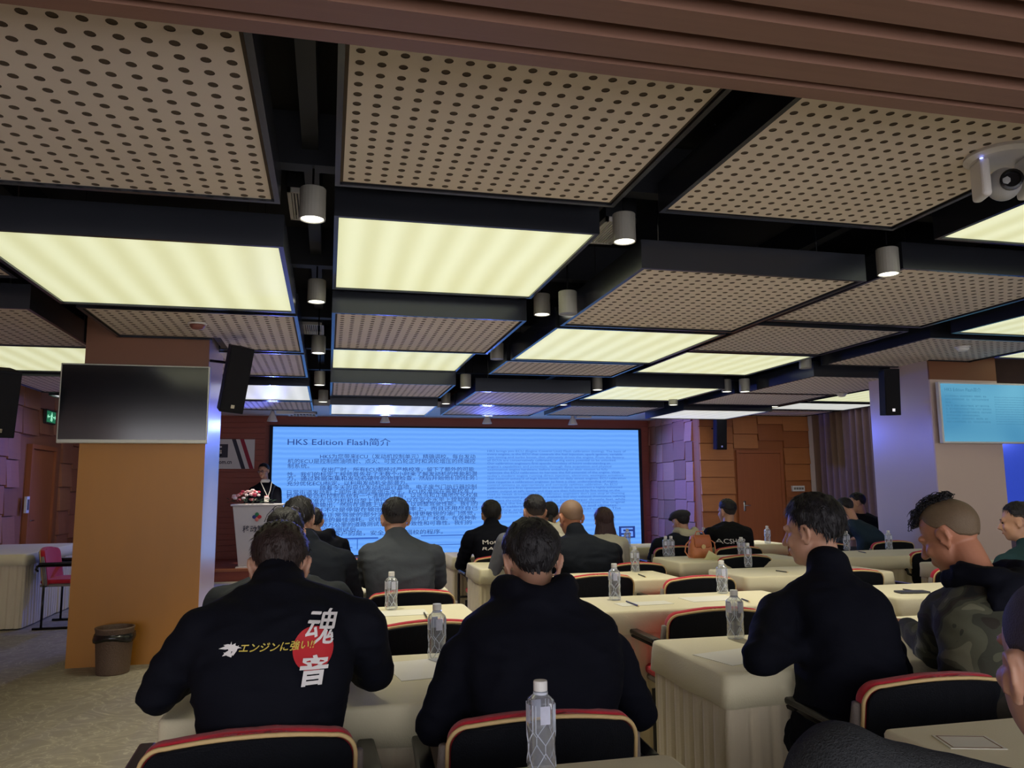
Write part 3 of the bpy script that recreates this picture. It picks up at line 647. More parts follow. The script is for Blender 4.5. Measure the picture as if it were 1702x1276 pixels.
# flowers
random.seed(8)
fc = P(415, 834, 13.2); fl = empty('flower_arrangement', (fc.x, 13.2, .18 + ph)); tag(fl, 'low arrangement of pink and white roses on the white lectern', 'flowers')
M_LEAF = mat('leaf_green', s2l((30, 60, 38)), .6, noise_amt=.3, noise_scale=40)
roses = [mat('rose_%s' % n, s2l(c), .6, noise_amt=.1, noise_scale=50) for n, c in (('blush', (236, 190, 190)), ('pink', (222, 110, 120)), ('white', (240, 224, 220)), ('deep', (196, 60, 90)))]
rk = 0
for i in range(34):
    a = random.uniform(0, 2 * PI); rr = math.sqrt(random.random()); x = math.cos(a) * rr * .30; y = math.sin(a) * rr * .12; z = .07 + .13 * (1 - rr * rr) + random.uniform(-.01, .02)
    m_ = MB(); R_ = random.uniform(.026, .036)
    for L in range(3):
        for k in range(5):
            b = k * 2 * PI / 5 + L * .6; rd = R_ * (1 - .28 * L); m_.ell((x + math.cos(b) * rd * .45, y + math.sin(b) * rd * .45, z + .006 * L), (rd * .55, rd * .3, rd * .62), Matrix.Rotation(b, 3, 'Z') @ Matrix.Rotation(.5, 3, 'Y'), 8, 5)
    m_.build('rose', roses[i % 4 if random.random() < .8 else 2], fl, True)
for i in range(46):
    a = random.uniform(0, 2 * PI); x = math.cos(a) * random.uniform(.2, .36); y = math.sin(a) * random.uniform(.08, .16); z = random.uniform(.015, .07); d = Vector((math.cos(a), math.sin(a) * .6, random.uniform(-.1, .5))).normalized() * .08; s_ = d.cross(Vector((0, 0, 1))).normalized() * .018
    c = Vector((x, y, z)); MB().add([c, c + d * .5 + s_, c + d, c + d * .5 - s_, c + d * .5 + Vector((0, 0, .006))], [(0, 1, 4), (1, 2, 4), (2, 3, 4), (3, 0, 4), (0, 3, 2, 1)]).build('leaf', M_LEAF, fl)

# ------------------------------------------------------------------ televisions
def tv(name, x0, z0, x1, z1, y, label, on):
    e = empty(name, ((x0 + x1) / 2, y, z0)); tag(e, label, 'television'); w_ = (x1 - x0) / 2; h = z1 - z0
    bevel(MB().box(-w_, w_, 0, .05, 0, h).build('housing', M_WHITEPAINT if on else mat('tv_silver', s2l((190, 190, 176)), .35, metal=.2, noise_amt=.03), e), .006)
    if not on:
        MB().box(-w_ + .012, w_ - .012, -.004, 0, .03, h - .012).build('screen', mat('tv_glass', (.004, .005, .008), .13, spec=.9, noise_amt=.1), e)
    else:
        m = mat('tv_lit', (.01, .02, .03), .15, emit=s2l((84, 158, 196)), emit_s=.6, spec=.8)
        nt = m.node_tree; tc = nt.nodes.new('ShaderNodeTexCoord'); n = nt.nodes.new('ShaderNodeTexNoise'); n.inputs['Scale'].default_value = 1.6; n.inputs['Detail'].default_value = 0
        nt.links.new(tc.outputs['Object'], n.inputs['Vector']); cr = nt.nodes.new('ShaderNodeValToRGB'); cr.color_ramp.elements[0].position = .35; cr.color_ramp.elements[0].color = (*s2l((78, 150, 190)), 1); cr.color_ramp.elements[1].position = .65; cr.color_ramp.elements[1].color = (*s2l((112, 186, 216)), 1)
        nt.links.new(n.outputs[0], cr.inputs[0]); nt.links.new(cr.outputs[0], nt.nodes['Principled BSDF'].inputs['Emission Color'])
        MB().box(-w_ + .02, w_ - .02, -.004, 0, .02, h - .02).build('screen', m, e)
        ink = mat('tv_ink', (.02, .05, .08), .5, emit=s2l((62, 126, 160)), emit_s=.56)
        text_obj('lettering', 'HKS Edition Flash简介', .05, ink, e, Matrix.Translation((-w_ + .06, -.006, h - .1)) @ FACE)
        for i in range(9): text_obj('lettering', (CN[i % 7][0])[:26], .022, ink, e, Matrix.Translation((-w_ + .06, -.006, h - .16 - i * .034)) @ FACE)
        for i in range(12): text_obj('lettering', EN[i][:62], .016, ink, e, Matrix.Translation((.1, -.006, h - .16 - i * .026)) @ FACE)
    MB().box(-.2, .2, .05, .1, h * .3, h * .7).build('wall_mount', M_TUBE, e)
    return e
tv('television', -2.13, 1.77, -.99, 2.42, 6.93, 'switched-off black television in a silver frame on the left pillar', False)
tv('television', 6.24, 1.81, 7.4, 2.46, 6.93, 'lit television showing a pale blue slide on the right pillar', True)

# ------------------------------------------------------------------ loudspeakers
def speaker(loc, rot, h, w_, d, label):
    e = empty('wall_loudspeaker', loc); e.rotation_euler = rot; tag(e, label, 'loudspeaker', 'black column loudspeakers')
    v, f = frustum(w_ / 2, w_ / 2, d / 2, d / 2, -h / 2, h / 2)
    v = [(x * (1 if y < 0 else .6), y, z) for x, y, z in v]
    bevel(MB().add(v, f).build('cabinet', mat('speaker_black', (.008, .008, .011), .6, noise_amt=.2, bump=.2, bump_scale=200, spec=.15), e), .006)
    MB().box(-w_ / 2 + .01, w_ / 2 - .01, -d / 2 - .008, -d / 2 - .001, -h / 2 + .02, h / 2 - .02).build('grille', mat('speaker_grille', (.008, .008, .011), .6, spec=.2, noise_amt=.3, noise_scale=150, bump=.5, bump_scale=400), e)
    MB().box(-.015, .015, -d / 2 - .012, -d / 2 - .008, -h / 2 + .04, -h / 2 + .07).build('badge', M_CHROME, e)
    return e
sp1 = speaker(P(388, 629, 6.95), (math.radians(14), math.radians(4), math.radians(24)), .56, .2, .22, 'black column loudspeaker tilted down beside the left pillar')
MB().cap((-.02, .1, .12), (-.16, .3, .1), .012, .012, 8).build('bracket', M_TUBE, sp1)
sp2 = speaker(P(0, 668, 6.5), (math.radians(14), 0, math.radians(30)), .5, .2, .22, 'black loudspeaker cut by the left edge of the picture')
MB().cap((0, .1, .1), (-.1, .5, .3), .012, .012, 8).build('bracket', M_TUBE, sp2)
sp3 = speaker(P(1476, 652, 7.3), (math.radians(4), 0, math.radians(-12)), .5, .17, .2, 'black column loudspeaker on the purple side of the right pillar')
for z in (-.12, .12): MB().cap((.05, .09, z), (.16, .12, z), .01, .01, 8).build('bracket', M_TUBE, sp3)
sp4 = speaker(P(1195, 722, 12.5), (math.radians(5), 0, 0), .52, .2, .2, 'small black loudspeaker high on the brown wall left of the far door')
MB().cap((0, .1, .1), (0, .26, .1), .012, .012, 8).build('bracket', M_TUBE, sp4)

# ------------------------------------------------------------------ ptz camera
q = P(1664, 262, 2.85)
pz = empty('video_camera', q, -.35); pz.scale = (1.3, 1.3, 1.3); tag(pz, 'white dome-shouldered conference video camera hanging at the top right', 'camera')
MB().lathe((0, 0, 0), [(.02, .03), (.115, .015), (.12, 0), (.1, -.012), (.02, -.014)], 28).build('mounting_disc', M_WHITEPAINT, pz, False)
for s in (-1, 1):
    bevel(MB().box(s * .075 - .017, s * .075 + .017, -.045, .045, -.15, -.01).build('yoke_arm', M_WHITEPAINT, pz), .012, 3)
MB().ell((0, -.0, -.1), (.055, .06, .058), None, 24, 16).build('camera_head', mat('camera_grey', s2l((170, 170, 170)), .4, noise_amt=.03), pz, True)
MB().lathe((-.0, -.05, -.105), [(.036, 0), (.036, .022), (.028, .024), (.026, .01)], 20, (-.35, -1, -.1)).build('lens', M_TUBE, pz, False)
MB().cap((0, 0, .02), (0, 0, 3.28 - q.z), .03, .03, 12).build('ceiling_pole', M_TUBE, pz)
MB().ell((-.09, -.05, -.018), (.006, .006, .003)).build('status_light', mat('led_blue', (.1, .1, .5), .3, emit=(.3, .35, 1), emit_s=2), pz)
# ================================================================== TABLES
TH = .755
def skirted_table(x0, x1, y0, y1, label, cat='table', group='skirted conference tables', seed=0, cream=True, rz=0):
    e = empty('skirted_table', ((x0 + x1) / 2, (y0 + y1) / 2, 0), rz); tag(e, label, cat, group)
    w_ = (x1 - x0) / 2; d = (y1 - y0) / 2; r = .03
    def outline(n_seg, out):                               # rounded rectangle, returns points + normals at even spacing
        pts = []
        segs = [((-w_ + r, -d), (w_ - r, -d), (0, -1)), None, ((w_, -d + r), (w_, d - r), (1, 0)), None, ((w_ - r, d), (-w_ + r, d), (0, 1)), None, ((-w_, d - r), (-w_, -d + r), (-1, 0)), None]
        cs = [(w_ - r, -d + r, -PI / 2), (w_ - r, d - r, 0), (-w_ + r, d - r, PI / 2), (-w_ + r, -d + r, PI)]
        ci = 0
        for s in segs:
            if s:
                (ax, ay), (bx, by), nn = s; L = math.hypot(bx - ax, by - ay); k = max(1, int(L / n_seg))
                for i in range(k): t = i / k; pts.append((ax + (bx - ax) * t, ay + (by - ay) * t, nn[0], nn[1]))
            else:
                cx, cy, a0 = cs[ci]; ci += 1
                for i in range(4): a = a0 + PI / 2 * i / 4; pts.append((cx + math.cos(a) * r, cy + math.sin(a) * r, math.cos(a), math.sin(a)))
        return pts
    rnd = random.Random(seed)
    # top cloth with a fitted valance
    pts = outline(.05, 0); v = []; f = []; n = len(pts)
    lv = [(TH, -.012), (TH - .003, -.003), (TH - .012, .002), (TH - .05, .004), (TH - .115, .010), (TH - .115, .004)]
    for z, o in lv:
        for i, (x, y, nx, ny) in enumerate(pts):
            wob = .004 * math.sin(i * .9 + seed) if z < TH - .04 else 0
            v.append((x + nx * (o + wob), y + ny * (o + wob), z + (.003 * math.sin(i * .5 + seed * 2) if z < TH - .1 else 0)))
    for j in range(len(lv) - 1):
        for i in range(n): f.append((j * n + i, (j + 1) * n + i, (j + 1) * n + (i + 1) % n, j * n + (i + 1) % n)[::-1])
    f.append(tuple(range(n)))
    o = mesh_obj('table_top_cloth', v, f, M_CLOTH, e); outward(o)
    for p_ in o.data.polygons: p_.use_smooth = len(p_.vertices) == 4
    # box-pleated skirt
    pts = outline(.011, 0); n = len(pts); v = []; f = []; lv = [TH - .105, TH - .16, .55, .4, .2, .015]
    ph = [rnd.uniform(-.35, .35) for _ in range(n // 7 + 3)]
    for z in lv:
        t = (TH - .1 - z) / (TH - .1)
        for i, (x, y, nx, ny) in enumerate(pts):
            s = i / 7.0; k = int(s); fr = s - k
            prof = (1 if .12 < fr < .80 else 0) - .25 * math.sin(fr * PI)
            o = -.014 + prof * (.013 + .010 * t) + ph[k] * .022 * t + .006 * t * math.sin(i * .07 + seed)
            v.append((x + nx * o, y + ny * o, z))
    for j in range(len(lv) - 1):
        for i in range(n): f.append((j * n + i, j * n + (i + 1) % n, (j + 1) * n + (i + 1) % n, (j + 1) * n + i))
    o = mesh_obj('pleated_skirt', v, f, M_SKIRT, e, True); outward(o)
    # folding frame under the cloth
    for sx in (-1, 1):
        for sy in (-1, 1): MB().cap((sx * (w_ - .08), sy * (d - .08), .02), (sx * (w_ - .08), sy * (d - .08), TH - .03), .014, .014, 6).build('leg', M_TUBE, e)
    MB().box(-w_ + .02, w_ - .02, -d + .02, d - .02, TH - .03, TH - .012).build('tabletop', M_DOORW, e)
    return e
TB = [(-.45, .80, 1.17, 1.815, 'cream skirted table at the bottom edge, carrying the nearest water bottle'),
      (1.40, 2.62, 1.22, 1.85, 'cream skirted table at the bottom right corner beside the foreground man'),
      (-.44, .76, 2.40, 3.10, 'cream skirted table the man in the printed jacket leans on'),
      (1.31, 2.53, 2.50, 3.12, 'cream skirted table with pleated left end before the plain black jacket man'),
      (2.62, 3.7, 2.75, 3.35, 'cream skirted table in front of the man in the camouflage jacket'),
      (-.45, .74, 3.75, 4.37, 'cream skirted table with one bottle, behind the chair of the grey blazer man'),
      (1.36, 2.58, 3.86, 4.40, 'long cream skirted table reaching right from the black hooded man, two bottles on it'),
      (3.10, 4.3, 3.86, 4.42, 'cream skirted table with a pencil and notebook, left of the camouflage jacket'),
      (-.45, .75, 4.98, 5.52, 'cream skirted table beside the left arm of the man in the grey blazer'),
      (1.20, 2.41, 5.12, 5.66, 'cream skirted table directly before the shaven-headed man, one bottle on it'),
      (2.84, 4.04, 5.05, 5.62, 'cream skirted table in the middle right with one bottle and a pencil'),
      (-.45, .75, 5.84, 6.46, 'cream skirted table seen as a sliver left of the grey blazer, farther row'),
      (1.17, 2.37, 6.15, 6.75, 'cream skirted table with hanging pleats under the chair with sponsor lettering'),
      (2.87, 4.07, 6.15, 6.75, 'cream skirted table carrying the tan handbag'),
      (4.40, 5.80, 6.15, 6.80, 'whiter skirted table at the right with two bottles by the purple pillar'),
      (4.72, 5.9, 4.98, 5.62, 'cream skirted table mostly hidden behind the camouflage jacket'),
      (1.14, 2.34, 7.3, 7.9, 'small-looking cream skirted table just below the left half of the screen'),
      (2.50, 3.6, 7.85, 8.4, 'cream skirted table in front of the long-haired woman'),
      (3.70, 4.95, 7.85, 8.45, 'cream skirted table below the far door with one bottle'),
      (-3.88, -3.0, 9.1, 10.9, 'pale skirted side table along the left wall, nearer one'),
      (-3.92, -3.0, 7.4, 9.06, 'pale skirted side table along the left wall, cut by the picture edge')]
for i, (x0, x1, y0, y1, lb) in enumerate(TB):
    if y0 == 7.4: continue
    skirted_table(x0, x1, y0, y1, lb, seed=i)

# ================================================================== CHAIRS
def arc_outline(w_, h, r, arch, n=8):
    pts = [(-w_, 0)]
    for i in range(n + 1): a = PI - PI / 2 * i / n; pts.append((-w_ + r + math.cos(a) * r, h - r + math.sin(a) * r))
    m_ = 10
    for i in range(1, m_): x = -w_ + r + (2 * w_ - 2 * r) * i / m_; pts.append((x, h + arch * (1 - (x / (w_ - r)) ** 2)))
    for i in range(n + 1): a = PI / 2 - PI / 2 * i / n; pts.append((w_ - r + math.cos(a) * r, h - r + math.sin(a) * r))
    pts.append((w_, 0)); return pts
def back_slab(out, y0, y1, curve, rec):
    # prism from outline with thickness, bowed in plan (sides forward) and reclined
    def T(x, z, y): return (x, y + curve * (x / .25) ** 2 - rec * z, z)
    # triangulate as strips: left/right mirrored pairs
    n = len(out); v = []; f = []
    for y in (y0, y1):
        for x, z in out: v.append(T(x, z, y))
    h = n // 2
    cols = []                                             # grid columns across between mirrored points
    v = []; K = 8
    for y in (y0, y1):
        for i in range(h):
            (xa, za), (xb, zb) = out[i], out[n - 1 - i]
            for k in range(K + 1): t = k / K; v.append(T(xa + (xb - xa) * t, za + (zb - za) * t + (0), y))
    S = h * (K + 1)
    for i in range(h - 1):
        for k in range(K):
            a = i * (K + 1) + k; b = a + 1; c = a + K + 2; d = a + K + 1
            f.append((a, b, c, d)); f.append((a + S, d + S, c + S, b + S))
    for k in range(K):
        a = k; f.append((a, a + S, a + 1 + S, a + 1)); a = (h - 1) * (K + 1) + k; f.append((a, a + 1, a + 1 + S, a + S))
    for i in range(h - 1):
        a = i * (K + 1); b = a + K + 1; f.append((a, b, b + S, a + S)); a += K; b += K; f.append((a, a + S, b + S, b))
    return v, f
def make_chair(name='conference_chair', arms=True):
    e = empty(name)
    wd = .25; z0 = .43; h = .345; rec = .16; cv = .035
    def place(v): return [(x, y - .235, z + z0) for x, y, z in v]
    o1 = arc_outline(wd - .008, h, .055, .018); v, f = back_slab(o1, -.012, .0, cv, rec); o = mesh_obj('back_shell', place(v), f, M_CHAIRBLK, e); outward(o); bevel(o, .003, 1)
    pip = [(x, cv * (x / .25) ** 2 - rec * z - .001, z) for x, z in arc_outline(wd, h + .005, .058, .018)]
    MB().tube(place(pip), .006, 6).build('cream_piping', M_PIPING, e, True)
    o2 = arc_outline(wd - .002, h + .016, .06, .019); v, f = back_slab(o2, .004, .05, cv, rec); o = mesh_obj('back_cushion', place(v), f, M_RED, e); outward(o); bevel(o, .012, 3); o.data.polygons.foreach_set('use_smooth', [True] * len(o.data.polygons))
    for s in (-1, 1):
        pts = [(s * (wd + .006), cv - rec * z + .024, z) for z in (-.0, .1, .2, h - .05)]
        MB().tube(place(pts), [.018, .02, .02, .014], 8).build('side_upholstery', M_GREYFAB, e, True)
    for s in (-1, 1): MB().ell(place([(s * .15, cv * .36 - rec * .1 - .014, .2)])[0], (.006, .004, .006), None, 8, 6).build('bolt', M_CHROME, e, True)
    # seat
    o = bevel(MB().box(-.24, .24, -.235, .23, .445, .49).build('seat', M_RED, e, False), .018, 3)
    bevel(MB().box(-.235, .235, -.24, .22, .415, .444).build('seat_underside', M_GREYFAB, e, False), .012, 2)
    for s in (-1, 1):
        x = s * .30
        m_ = MB().tube([(x, -.25, .635), (x, .20, .635), (x, .225, .61), (x, .225, .02), (x, .2, .012), (x, -.26, .012)], .0125, 8)
        m_.tube([(x, -.18, .012), (x, -.18, .43), (s * .235, -.2, .43)], .0115, 8).tube([(x, -.25, .635), (x, -.262, .60), (s * .25, -.262, .58)], .0115, 8)
        m_.build('sled_frame', M_TUBE, e, True)
        bevel(MB().box(x - .024, x + .024, -.235, .20, .645, .668).build('armrest', M_TUBE, e), .008, 2)
    MB().cap((-.29, -.18, .425), (.29, -.18, .425), .01, .01, 8).cap((-.29, .2, .41), (.29, .2, .41), .01, .01, 8).build('cross_bar', M_TUBE, e, True)
    return e
CH0 = make_chair()
def chair(pxl, pxr, py, label, rz=0, W_=None, xy=None, first=[True]):
    if xy is None:
        z = .795
        if pxr is None: q = PZ(pxl, py, z)
        else: q = (PZ(pxl, py, z) + PZ(pxr, py, z)) / 2
        q = Vector((q.x, q.y + .29, 0))
    else: q = Vector((xy[0], xy[1], 0))
    c = CH0 if first[0] else copy_tree(CH0); first[0] = False
    c.location = q; c.rotation_euler = (0, 0, rz); tag(c, label, 'chair', 'red and black conference chairs'); return c
R_ = math.radians
chair(222, 597, 1226, 'red-rimmed conference chair at the bottom left, under the man in the printed jacket', R_(2))
chair(745, 1093, 1192, 'red-rimmed conference chair at the bottom centre, under the black hoodie man', R_(-3))
chair(1428, 1730, 1128, 'conference chair with red top rim at the bottom right behind the foreground shoulder', R_(-3))
chair(612, 758, 978, 'conference chair under the man in the grey blazer', xy=(.485, 4.90))
chair(628, 812, 1036, 'empty conference chair framed between the printed jacket and the black hoodie')
chair(937, 1060, 957, 'conference chair behind the bottle right of the black hoodie, below the shaven-headed man')
chair(1110, 1228, 960, 'empty conference chair left of the bottle in the middle of the right block')
chair(1108, 1285, 1014, 'empty conference chair directly before the corner of the nearest right-hand table')
chair(1088, 1172, 909, 'conference chair of the person in the beret')
chair(1193, 1262, 909, 'conference chair of the man with white lettering on a black T-shirt', xy=(3.92, 7.32))
chair(1200, 1286, 924, 'empty conference chair in front of the white-lettered T-shirt man, behind the handbag table')
chair(990, 1072, 930, 'conference chair behind the shaven-headed man, showing right of his back', xy=(2.33, 6.05))
chair(1395, 1492, 946, 'empty conference chair just right of the black-jacketed shoulder', xy=(3.55, 5.12))
chair(1455, 1523, 900, 'empty conference chair in front of the purple pillar side')
chair(1518, 1600, 915, 'empty conference chair peeping out left of the camouflaged man\'s face')
chair(1528, 1630, 943, 'conference chair half hidden by the camouflaged shoulder', xy=(4.45, 5.1))
chair(773, 850, 916, 'conference chair of the person with sponsor lettering on the black jacket', xy=(1.48, 7.0))
chair(545, 610, 927, 'conference chair of the farthest man in black at the left', xy=(.09, 7.25))
chair(1370, 1428, 914, 'conference chair of the man in the teal jacket', xy=(4.95, 7.4))
chair(0, 0, 0, 'empty red conference chair seen from the side by the left wall table', R_(-90), xy=(-2.62, 9.35))
chair(0, 0, 0, 'conference chair of the man with spectacles pushed onto his head', xy=(-.02, 3.28))
chair(0, 0, 0, 'conference chair of the man in front of the podium flowers with spiky black hair', xy=(.02, 4.5))
chair(0, 0, 0, 'conference chair of the camouflaged man', xy=(2.78, 2.2), rz=R_(4))

# ================================================================== BOTTLES
def make_bottle():
    e = empty('water_bottle'); r = .0315
    prof = [(.0, .88), (.004, .97), (.02, .98), (.055, .97), (.06, .95), (.065, .97), (.105, .97), (.11, .95), (.115, .97), (.15, .98), (.158, .9), (.166, .62), (.172, .42), (.178, .38)]
    rings = [((0, 0, z), (1, 0, 0), (0, 1, 0), r * k, r * k) for z, k in prof]
    b = MB(); b.loft(rings, 20, 3.2 ); o = b.build('body', M_CLEAR, e, True)
    # moulded criss-cross ridges
    m_ = MB()
    for a in range(4):
        t = a * PI / 2
        def c(u, z, t=t):
            x = u; y = -r * .975 * (1 - (abs(u) / r) ** 3.2) ** (1 / 3.2) - .0004; return (x * math.cos(t) - y * math.sin(t), x * math.sin(t) + y * math.cos(t), z)
        for u0, z0, u1, z1 in ((-.022, .012, 0, .045), (.022, .012, 0, .045), (0, .045, 0, .062), (0, .062, -.022, .09), (0, .062, .022, .09), (-.022, .09, -.022, .15), (.022, .09, .022, .15)):
            m_.tube([c(u0, z0), c((u0 + u1) / 2, (z0 + z1) / 2), c(u1, z1)], .0013, 5)
    m_.build('moulded_ridges', M_RIDGE, e, True)
    lb = MB()
    t = PI / 4
    for k, t in enumerate((0, PI / 2, PI, 3 * PI / 2)):
        lb.add([((x * math.cos(t) - y * math.sin(t)), (x * math.sin(t) + y * math.cos(t)), z) for x, y, z in ((-.012, -r * 1.01, .108), (.012, -r * 1.01, .108), (.012, -r * 1.01, .148), (-.012, -r * 1.01, .148), (-.012, -r * 1.03, .108), (.012, -r * 1.03, .108), (.012, -r * 1.03, .148), (-.012, -r * 1.03, .148))], [(0, 1, 2, 3), (4, 7, 6, 5), (0, 4, 5, 1), (2, 6, 7, 3), (1, 5, 6, 2), (0, 3, 7, 4)])
    tag(lb.build('label', M_LABEL, e), kind='stuff')
    MB().lathe((0, 0, 0), [(.0125, .176), (.0165, .177), (.0165, .196), (.0155, .199), (.004, .2)], 22).build('cap', M_WHITE, e)
    MB().lathe((0, 0, 0), [(.013, .168), (.0175, .169), (.0175, .174), (.013, .175)], 20).build('neck_ring', M_RIDGE, e)
    return e
B0 = make_bottle(); fb = [True]
def bottle(px, py, label, s=1.0, at=None):
    q = at or PZ(px, py, TH); c = B0 if fb[0] else copy_tree(B0); fb[0] = False
    c.location = (q.x, q.y, TH + .001); c.scale = (s, s, s); c.rotation_euler = (0, 0, random.uniform(-.5, .5)); tag(c, label, 'bottle', 'clear water bottles on the tables'); return c
bottle(900, 1280, 'nearest water bottle, large at the bottom centre in front of the black hoodie', .96)
bottle(726, 1096, 'water bottle with white cap between the printed jacket and the black hoodie')
bottle(617, 1062, 'water bottle mostly hidden behind the printed jacket\'s right shoulder', .95, Vector((.12, 3.0, 0)))
bottle(650, 1013, 'water bottle standing in front of the grey blazer', .97)
bottle(1022, 997, 'water bottle in front of the chair right of the black hoodie')
bottle(1223, 1061, 'water bottle left of the man in the plain black jacket', .98)
bottle(1201, 986, 'water bottle in front of the empty chair in the middle of the right block', .95)
bottle(1056, 950, 'water bottle right of the shaven-headed man\'s elbow', .93)
bottle(1244, 942, 'water bottle against the empty chair behind the handbag, nearer of two', .92)
bottle(1233, 926, 'water bottle behind another one, over the white lettering', .92, PZ(1233, 928, TH))
bottle(1107, 924, 'left bottle of the close pair on the handbag table', .9)
bottle(1116, 924, 'right bottle of the close pair on the handbag table', .9)
bottle(1276, 905, 'water bottle below the far door', .95, Vector((P(1276, 900, 7.95).x, 7.95, 0)))
bottle(1408, 914, 'left water bottle on the whiter table by the purple pillar', .92)
bottle(1478, 913, 'right water bottle on the whiter table by the purple pillar', .92)
bottle(584, 921, 'bluish water bottle in front of the lower left of the screen', .92, Vector((.28, 7.0 - .75, 0)))
bottle(1043, 914, 'water bottle beside the long-haired woman, against the slide logo', .95, Vector((P(1043, 900, 7.95).x, 7.95, 0)))
bottle(1170, 900, 'water bottle behind the tan handbag', .92, Vector((P(1170, 895, 8.0).x, 8.0, 0)))

# ------------------------------------------------------------------ pencils, papers, notebook
def pencil(p0, p1, label, z=TH):
    a = PZ(p0[0], p0[1], z + .006); b = PZ(p1[0], p1[1], z + .006); d = (b - a); L = min(.19, d.length); d.normalize(); b = a + d * L
    e = empty('pencil', a); tag(e, label, 'pencil', 'dark pencils on the tables')
    MB().tube([(0, 0, 0), tuple(d * (L - .018))], .0042, 6).build('shaft', M_PEN, e)
    MB().tube([tuple(d * (L - .018)), tuple(d * L)], .0042, 6, .0008).build('tip', M_PIPING, e)
for p0, p1, lb in (((1041, 999), (1065, 1008), 'dark pencil on the long table right of the bottle beside the black hoodie'), ((1061, 954), (1077, 960), 'dark pencil right of the bottle by the shaven-headed man'),
                   ((1233, 995), (1247, 1000), 'dark pencil left of the plain black jacket'), ((1290, 948), (1311, 951), 'dark pencil at the edge of the table left of the large black-haired head'),
                   ((1427, 916), (1447, 920), 'dark pencil on the whiter table between the two bottles'), ((705, 1018), (712, 1030), 'dark pencil behind the bottle between the two front men'), ((1501, 979), (1530, 983), 'dark pencil lying above the notebook by the camouflage sleeve')): pencil(p0, p1, lb)
def paper(p, w_, d_, rz, label, z=TH, th=.0015):
    q = PZ(p[0], p[1], z); e = MB().box(-w_ / 2, w_ / 2, -d_ / 2, d_ / 2, 0, th).build('paper_sheet', M_PAPER); e.location = (q.x, q.y, z + .0005); e.rotation_euler = (0, 0, rz)
    for i in range(0): pass
    tag(e, label, 'paper', 'note sheets on the tables'); return e
paper((700, 1112), .21, .29, .15, 'white sheet under the right elbow side of the printed jacket')
paper((1235, 1090), .30, .21, .25, 'white sheet beside the left elbow of the plain black jacket')
paper((660, 1019), .3, .18, .02, 'white sheet around the bottle in front of the grey blazer')
paper((1180, 995), .3, .18, .05, 'white sheet under the bottle in the middle of the right block')
paper((1070, 1003), .3, .12, .05, 'white sheet right of the bottle by the black hoodie')
cd = paper((1610, 1234), .13, .10, -.3, 'printed card on the table at the bottom right')
MB().box(-.058, .058, -.045, -.042, .0016, .002).box(-.058, .058, .042, .045, .0016, .002).box(-.058, -.055, -.045, .045, .0016, .002).box(.055, .058, -.045, .045, .0016, .002).build('printed_border', mat('card_brown', s2l((130, 90, 60)), .6, noise_amt=.1), cd)
q = PZ(1516, 985, TH); nb = empty('notebook', (q.x, q.y, TH + .001), -.15); tag(nb, 'thin dark notebook beside the camouflage sleeve', 'notebook')
bevel(MB().box(-.09, .09, -.04, .04, .001, .010).build('cover', M_PEN, nb), .002, 1); MB().box(-.087, .088, -.038, .036, .0035, .0078).build('pages', M_PAPER, nb)

# ------------------------------------------------------------------ handbag and leaflet
q = PZ(1173, 928, TH); M_TAN = mat('tan_leather', s2l((206, 128, 84)), .5, noise_amt=.15, noise_scale=25, bump=.2, bump_scale=90)
hb = empty('handbag', (q.x, q.y + .1, TH)); tag(hb, 'tan leather handbag with flap and strap standing on a cream table', 'handbag')
o = MB().loft([((0, 0, .0), (1, 0, 0), (0, 1, 0), .10, .055), ((0, 0, .03), (1, 0, 0), (0, 1, 0), .108, .06), ((0, 0, .12), (1, 0, 0), (0, 1, 0), .10, .055), ((0, 0, .185), (1, 0, 0), (0, 1, 0), .088, .04), ((0, 0, .195), (1, 0, 0), (0, 1, 0), .07, .025)], 24, 4).build('body', M_TAN, hb, True)
o = MB().loft([((0, -.052, .09), (1, 0, 0), (0, 1, 0), .062, .009), ((0, -.058, .10), (1, 0, 0), (0, 1, 0), .078, .009), ((0, -.052, .17), (1, 0, 0), (0, 1, 0), .08, .012), ((0, -.02, .2), (1, 0, 0), (0, 1, 0), .078, .03)], 20, 4).build('flap', mat('tan_flap', s2l((184, 104, 66)), .5, noise_amt=.12, noise_scale=30), hb, True)
MB().lathe((0, -.068, .1), [(.006, -.004), (.02, -.004), (.02, .004), (.006, .004)], 16, (0, 1, 0)).build('buckle', M_PIPING, hb)
MB().tube([(.09, 0, .16), (.13, -.02, .13), (.135, -.03, .05), (.12, -.03, .008)], .006, 6).build('strap', M_TAN, hb, True)
MB().tube([(-.09, 0, .16), (-.15, -.03, .12), (-.17, -.05, .06), (-.14, -.06, .012), (-.1, -.07, .008)], .006, 6).build('strap', M_TAN, hb, True)
MB().tube([(-.05, 0, .19), (-.03, 0, .23), (.03, 0, .23), (.05, 0, .19)], .006, 6).build('handle', M_TAN, hb, True)
q = PZ(1185, 929, TH); lf = MB().add([(-.1, -.02, 0), (.08, -.04, 0), (.1, .04, 0), (-.02, .05, .07), (-.1, -.02, .003), (.08, -.04, .003), (.1, .04, .003), (-.02, .05, .073)], [(0, 3, 2, 1), (4, 5, 6, 7), (0, 1, 5, 4), (1, 2, 6, 5), (2, 3, 7, 6), (3, 0, 4, 7)]).build('leaflet', mat('leaflet_cream', s2l((226, 222, 170)), .6, noise_amt=.1, noise_scale=30)); lf.location = (q.x, q.y - .02, TH + .001); tag(lf, 'folded cream leaflet leaning against the tan handbag', 'leaflet')

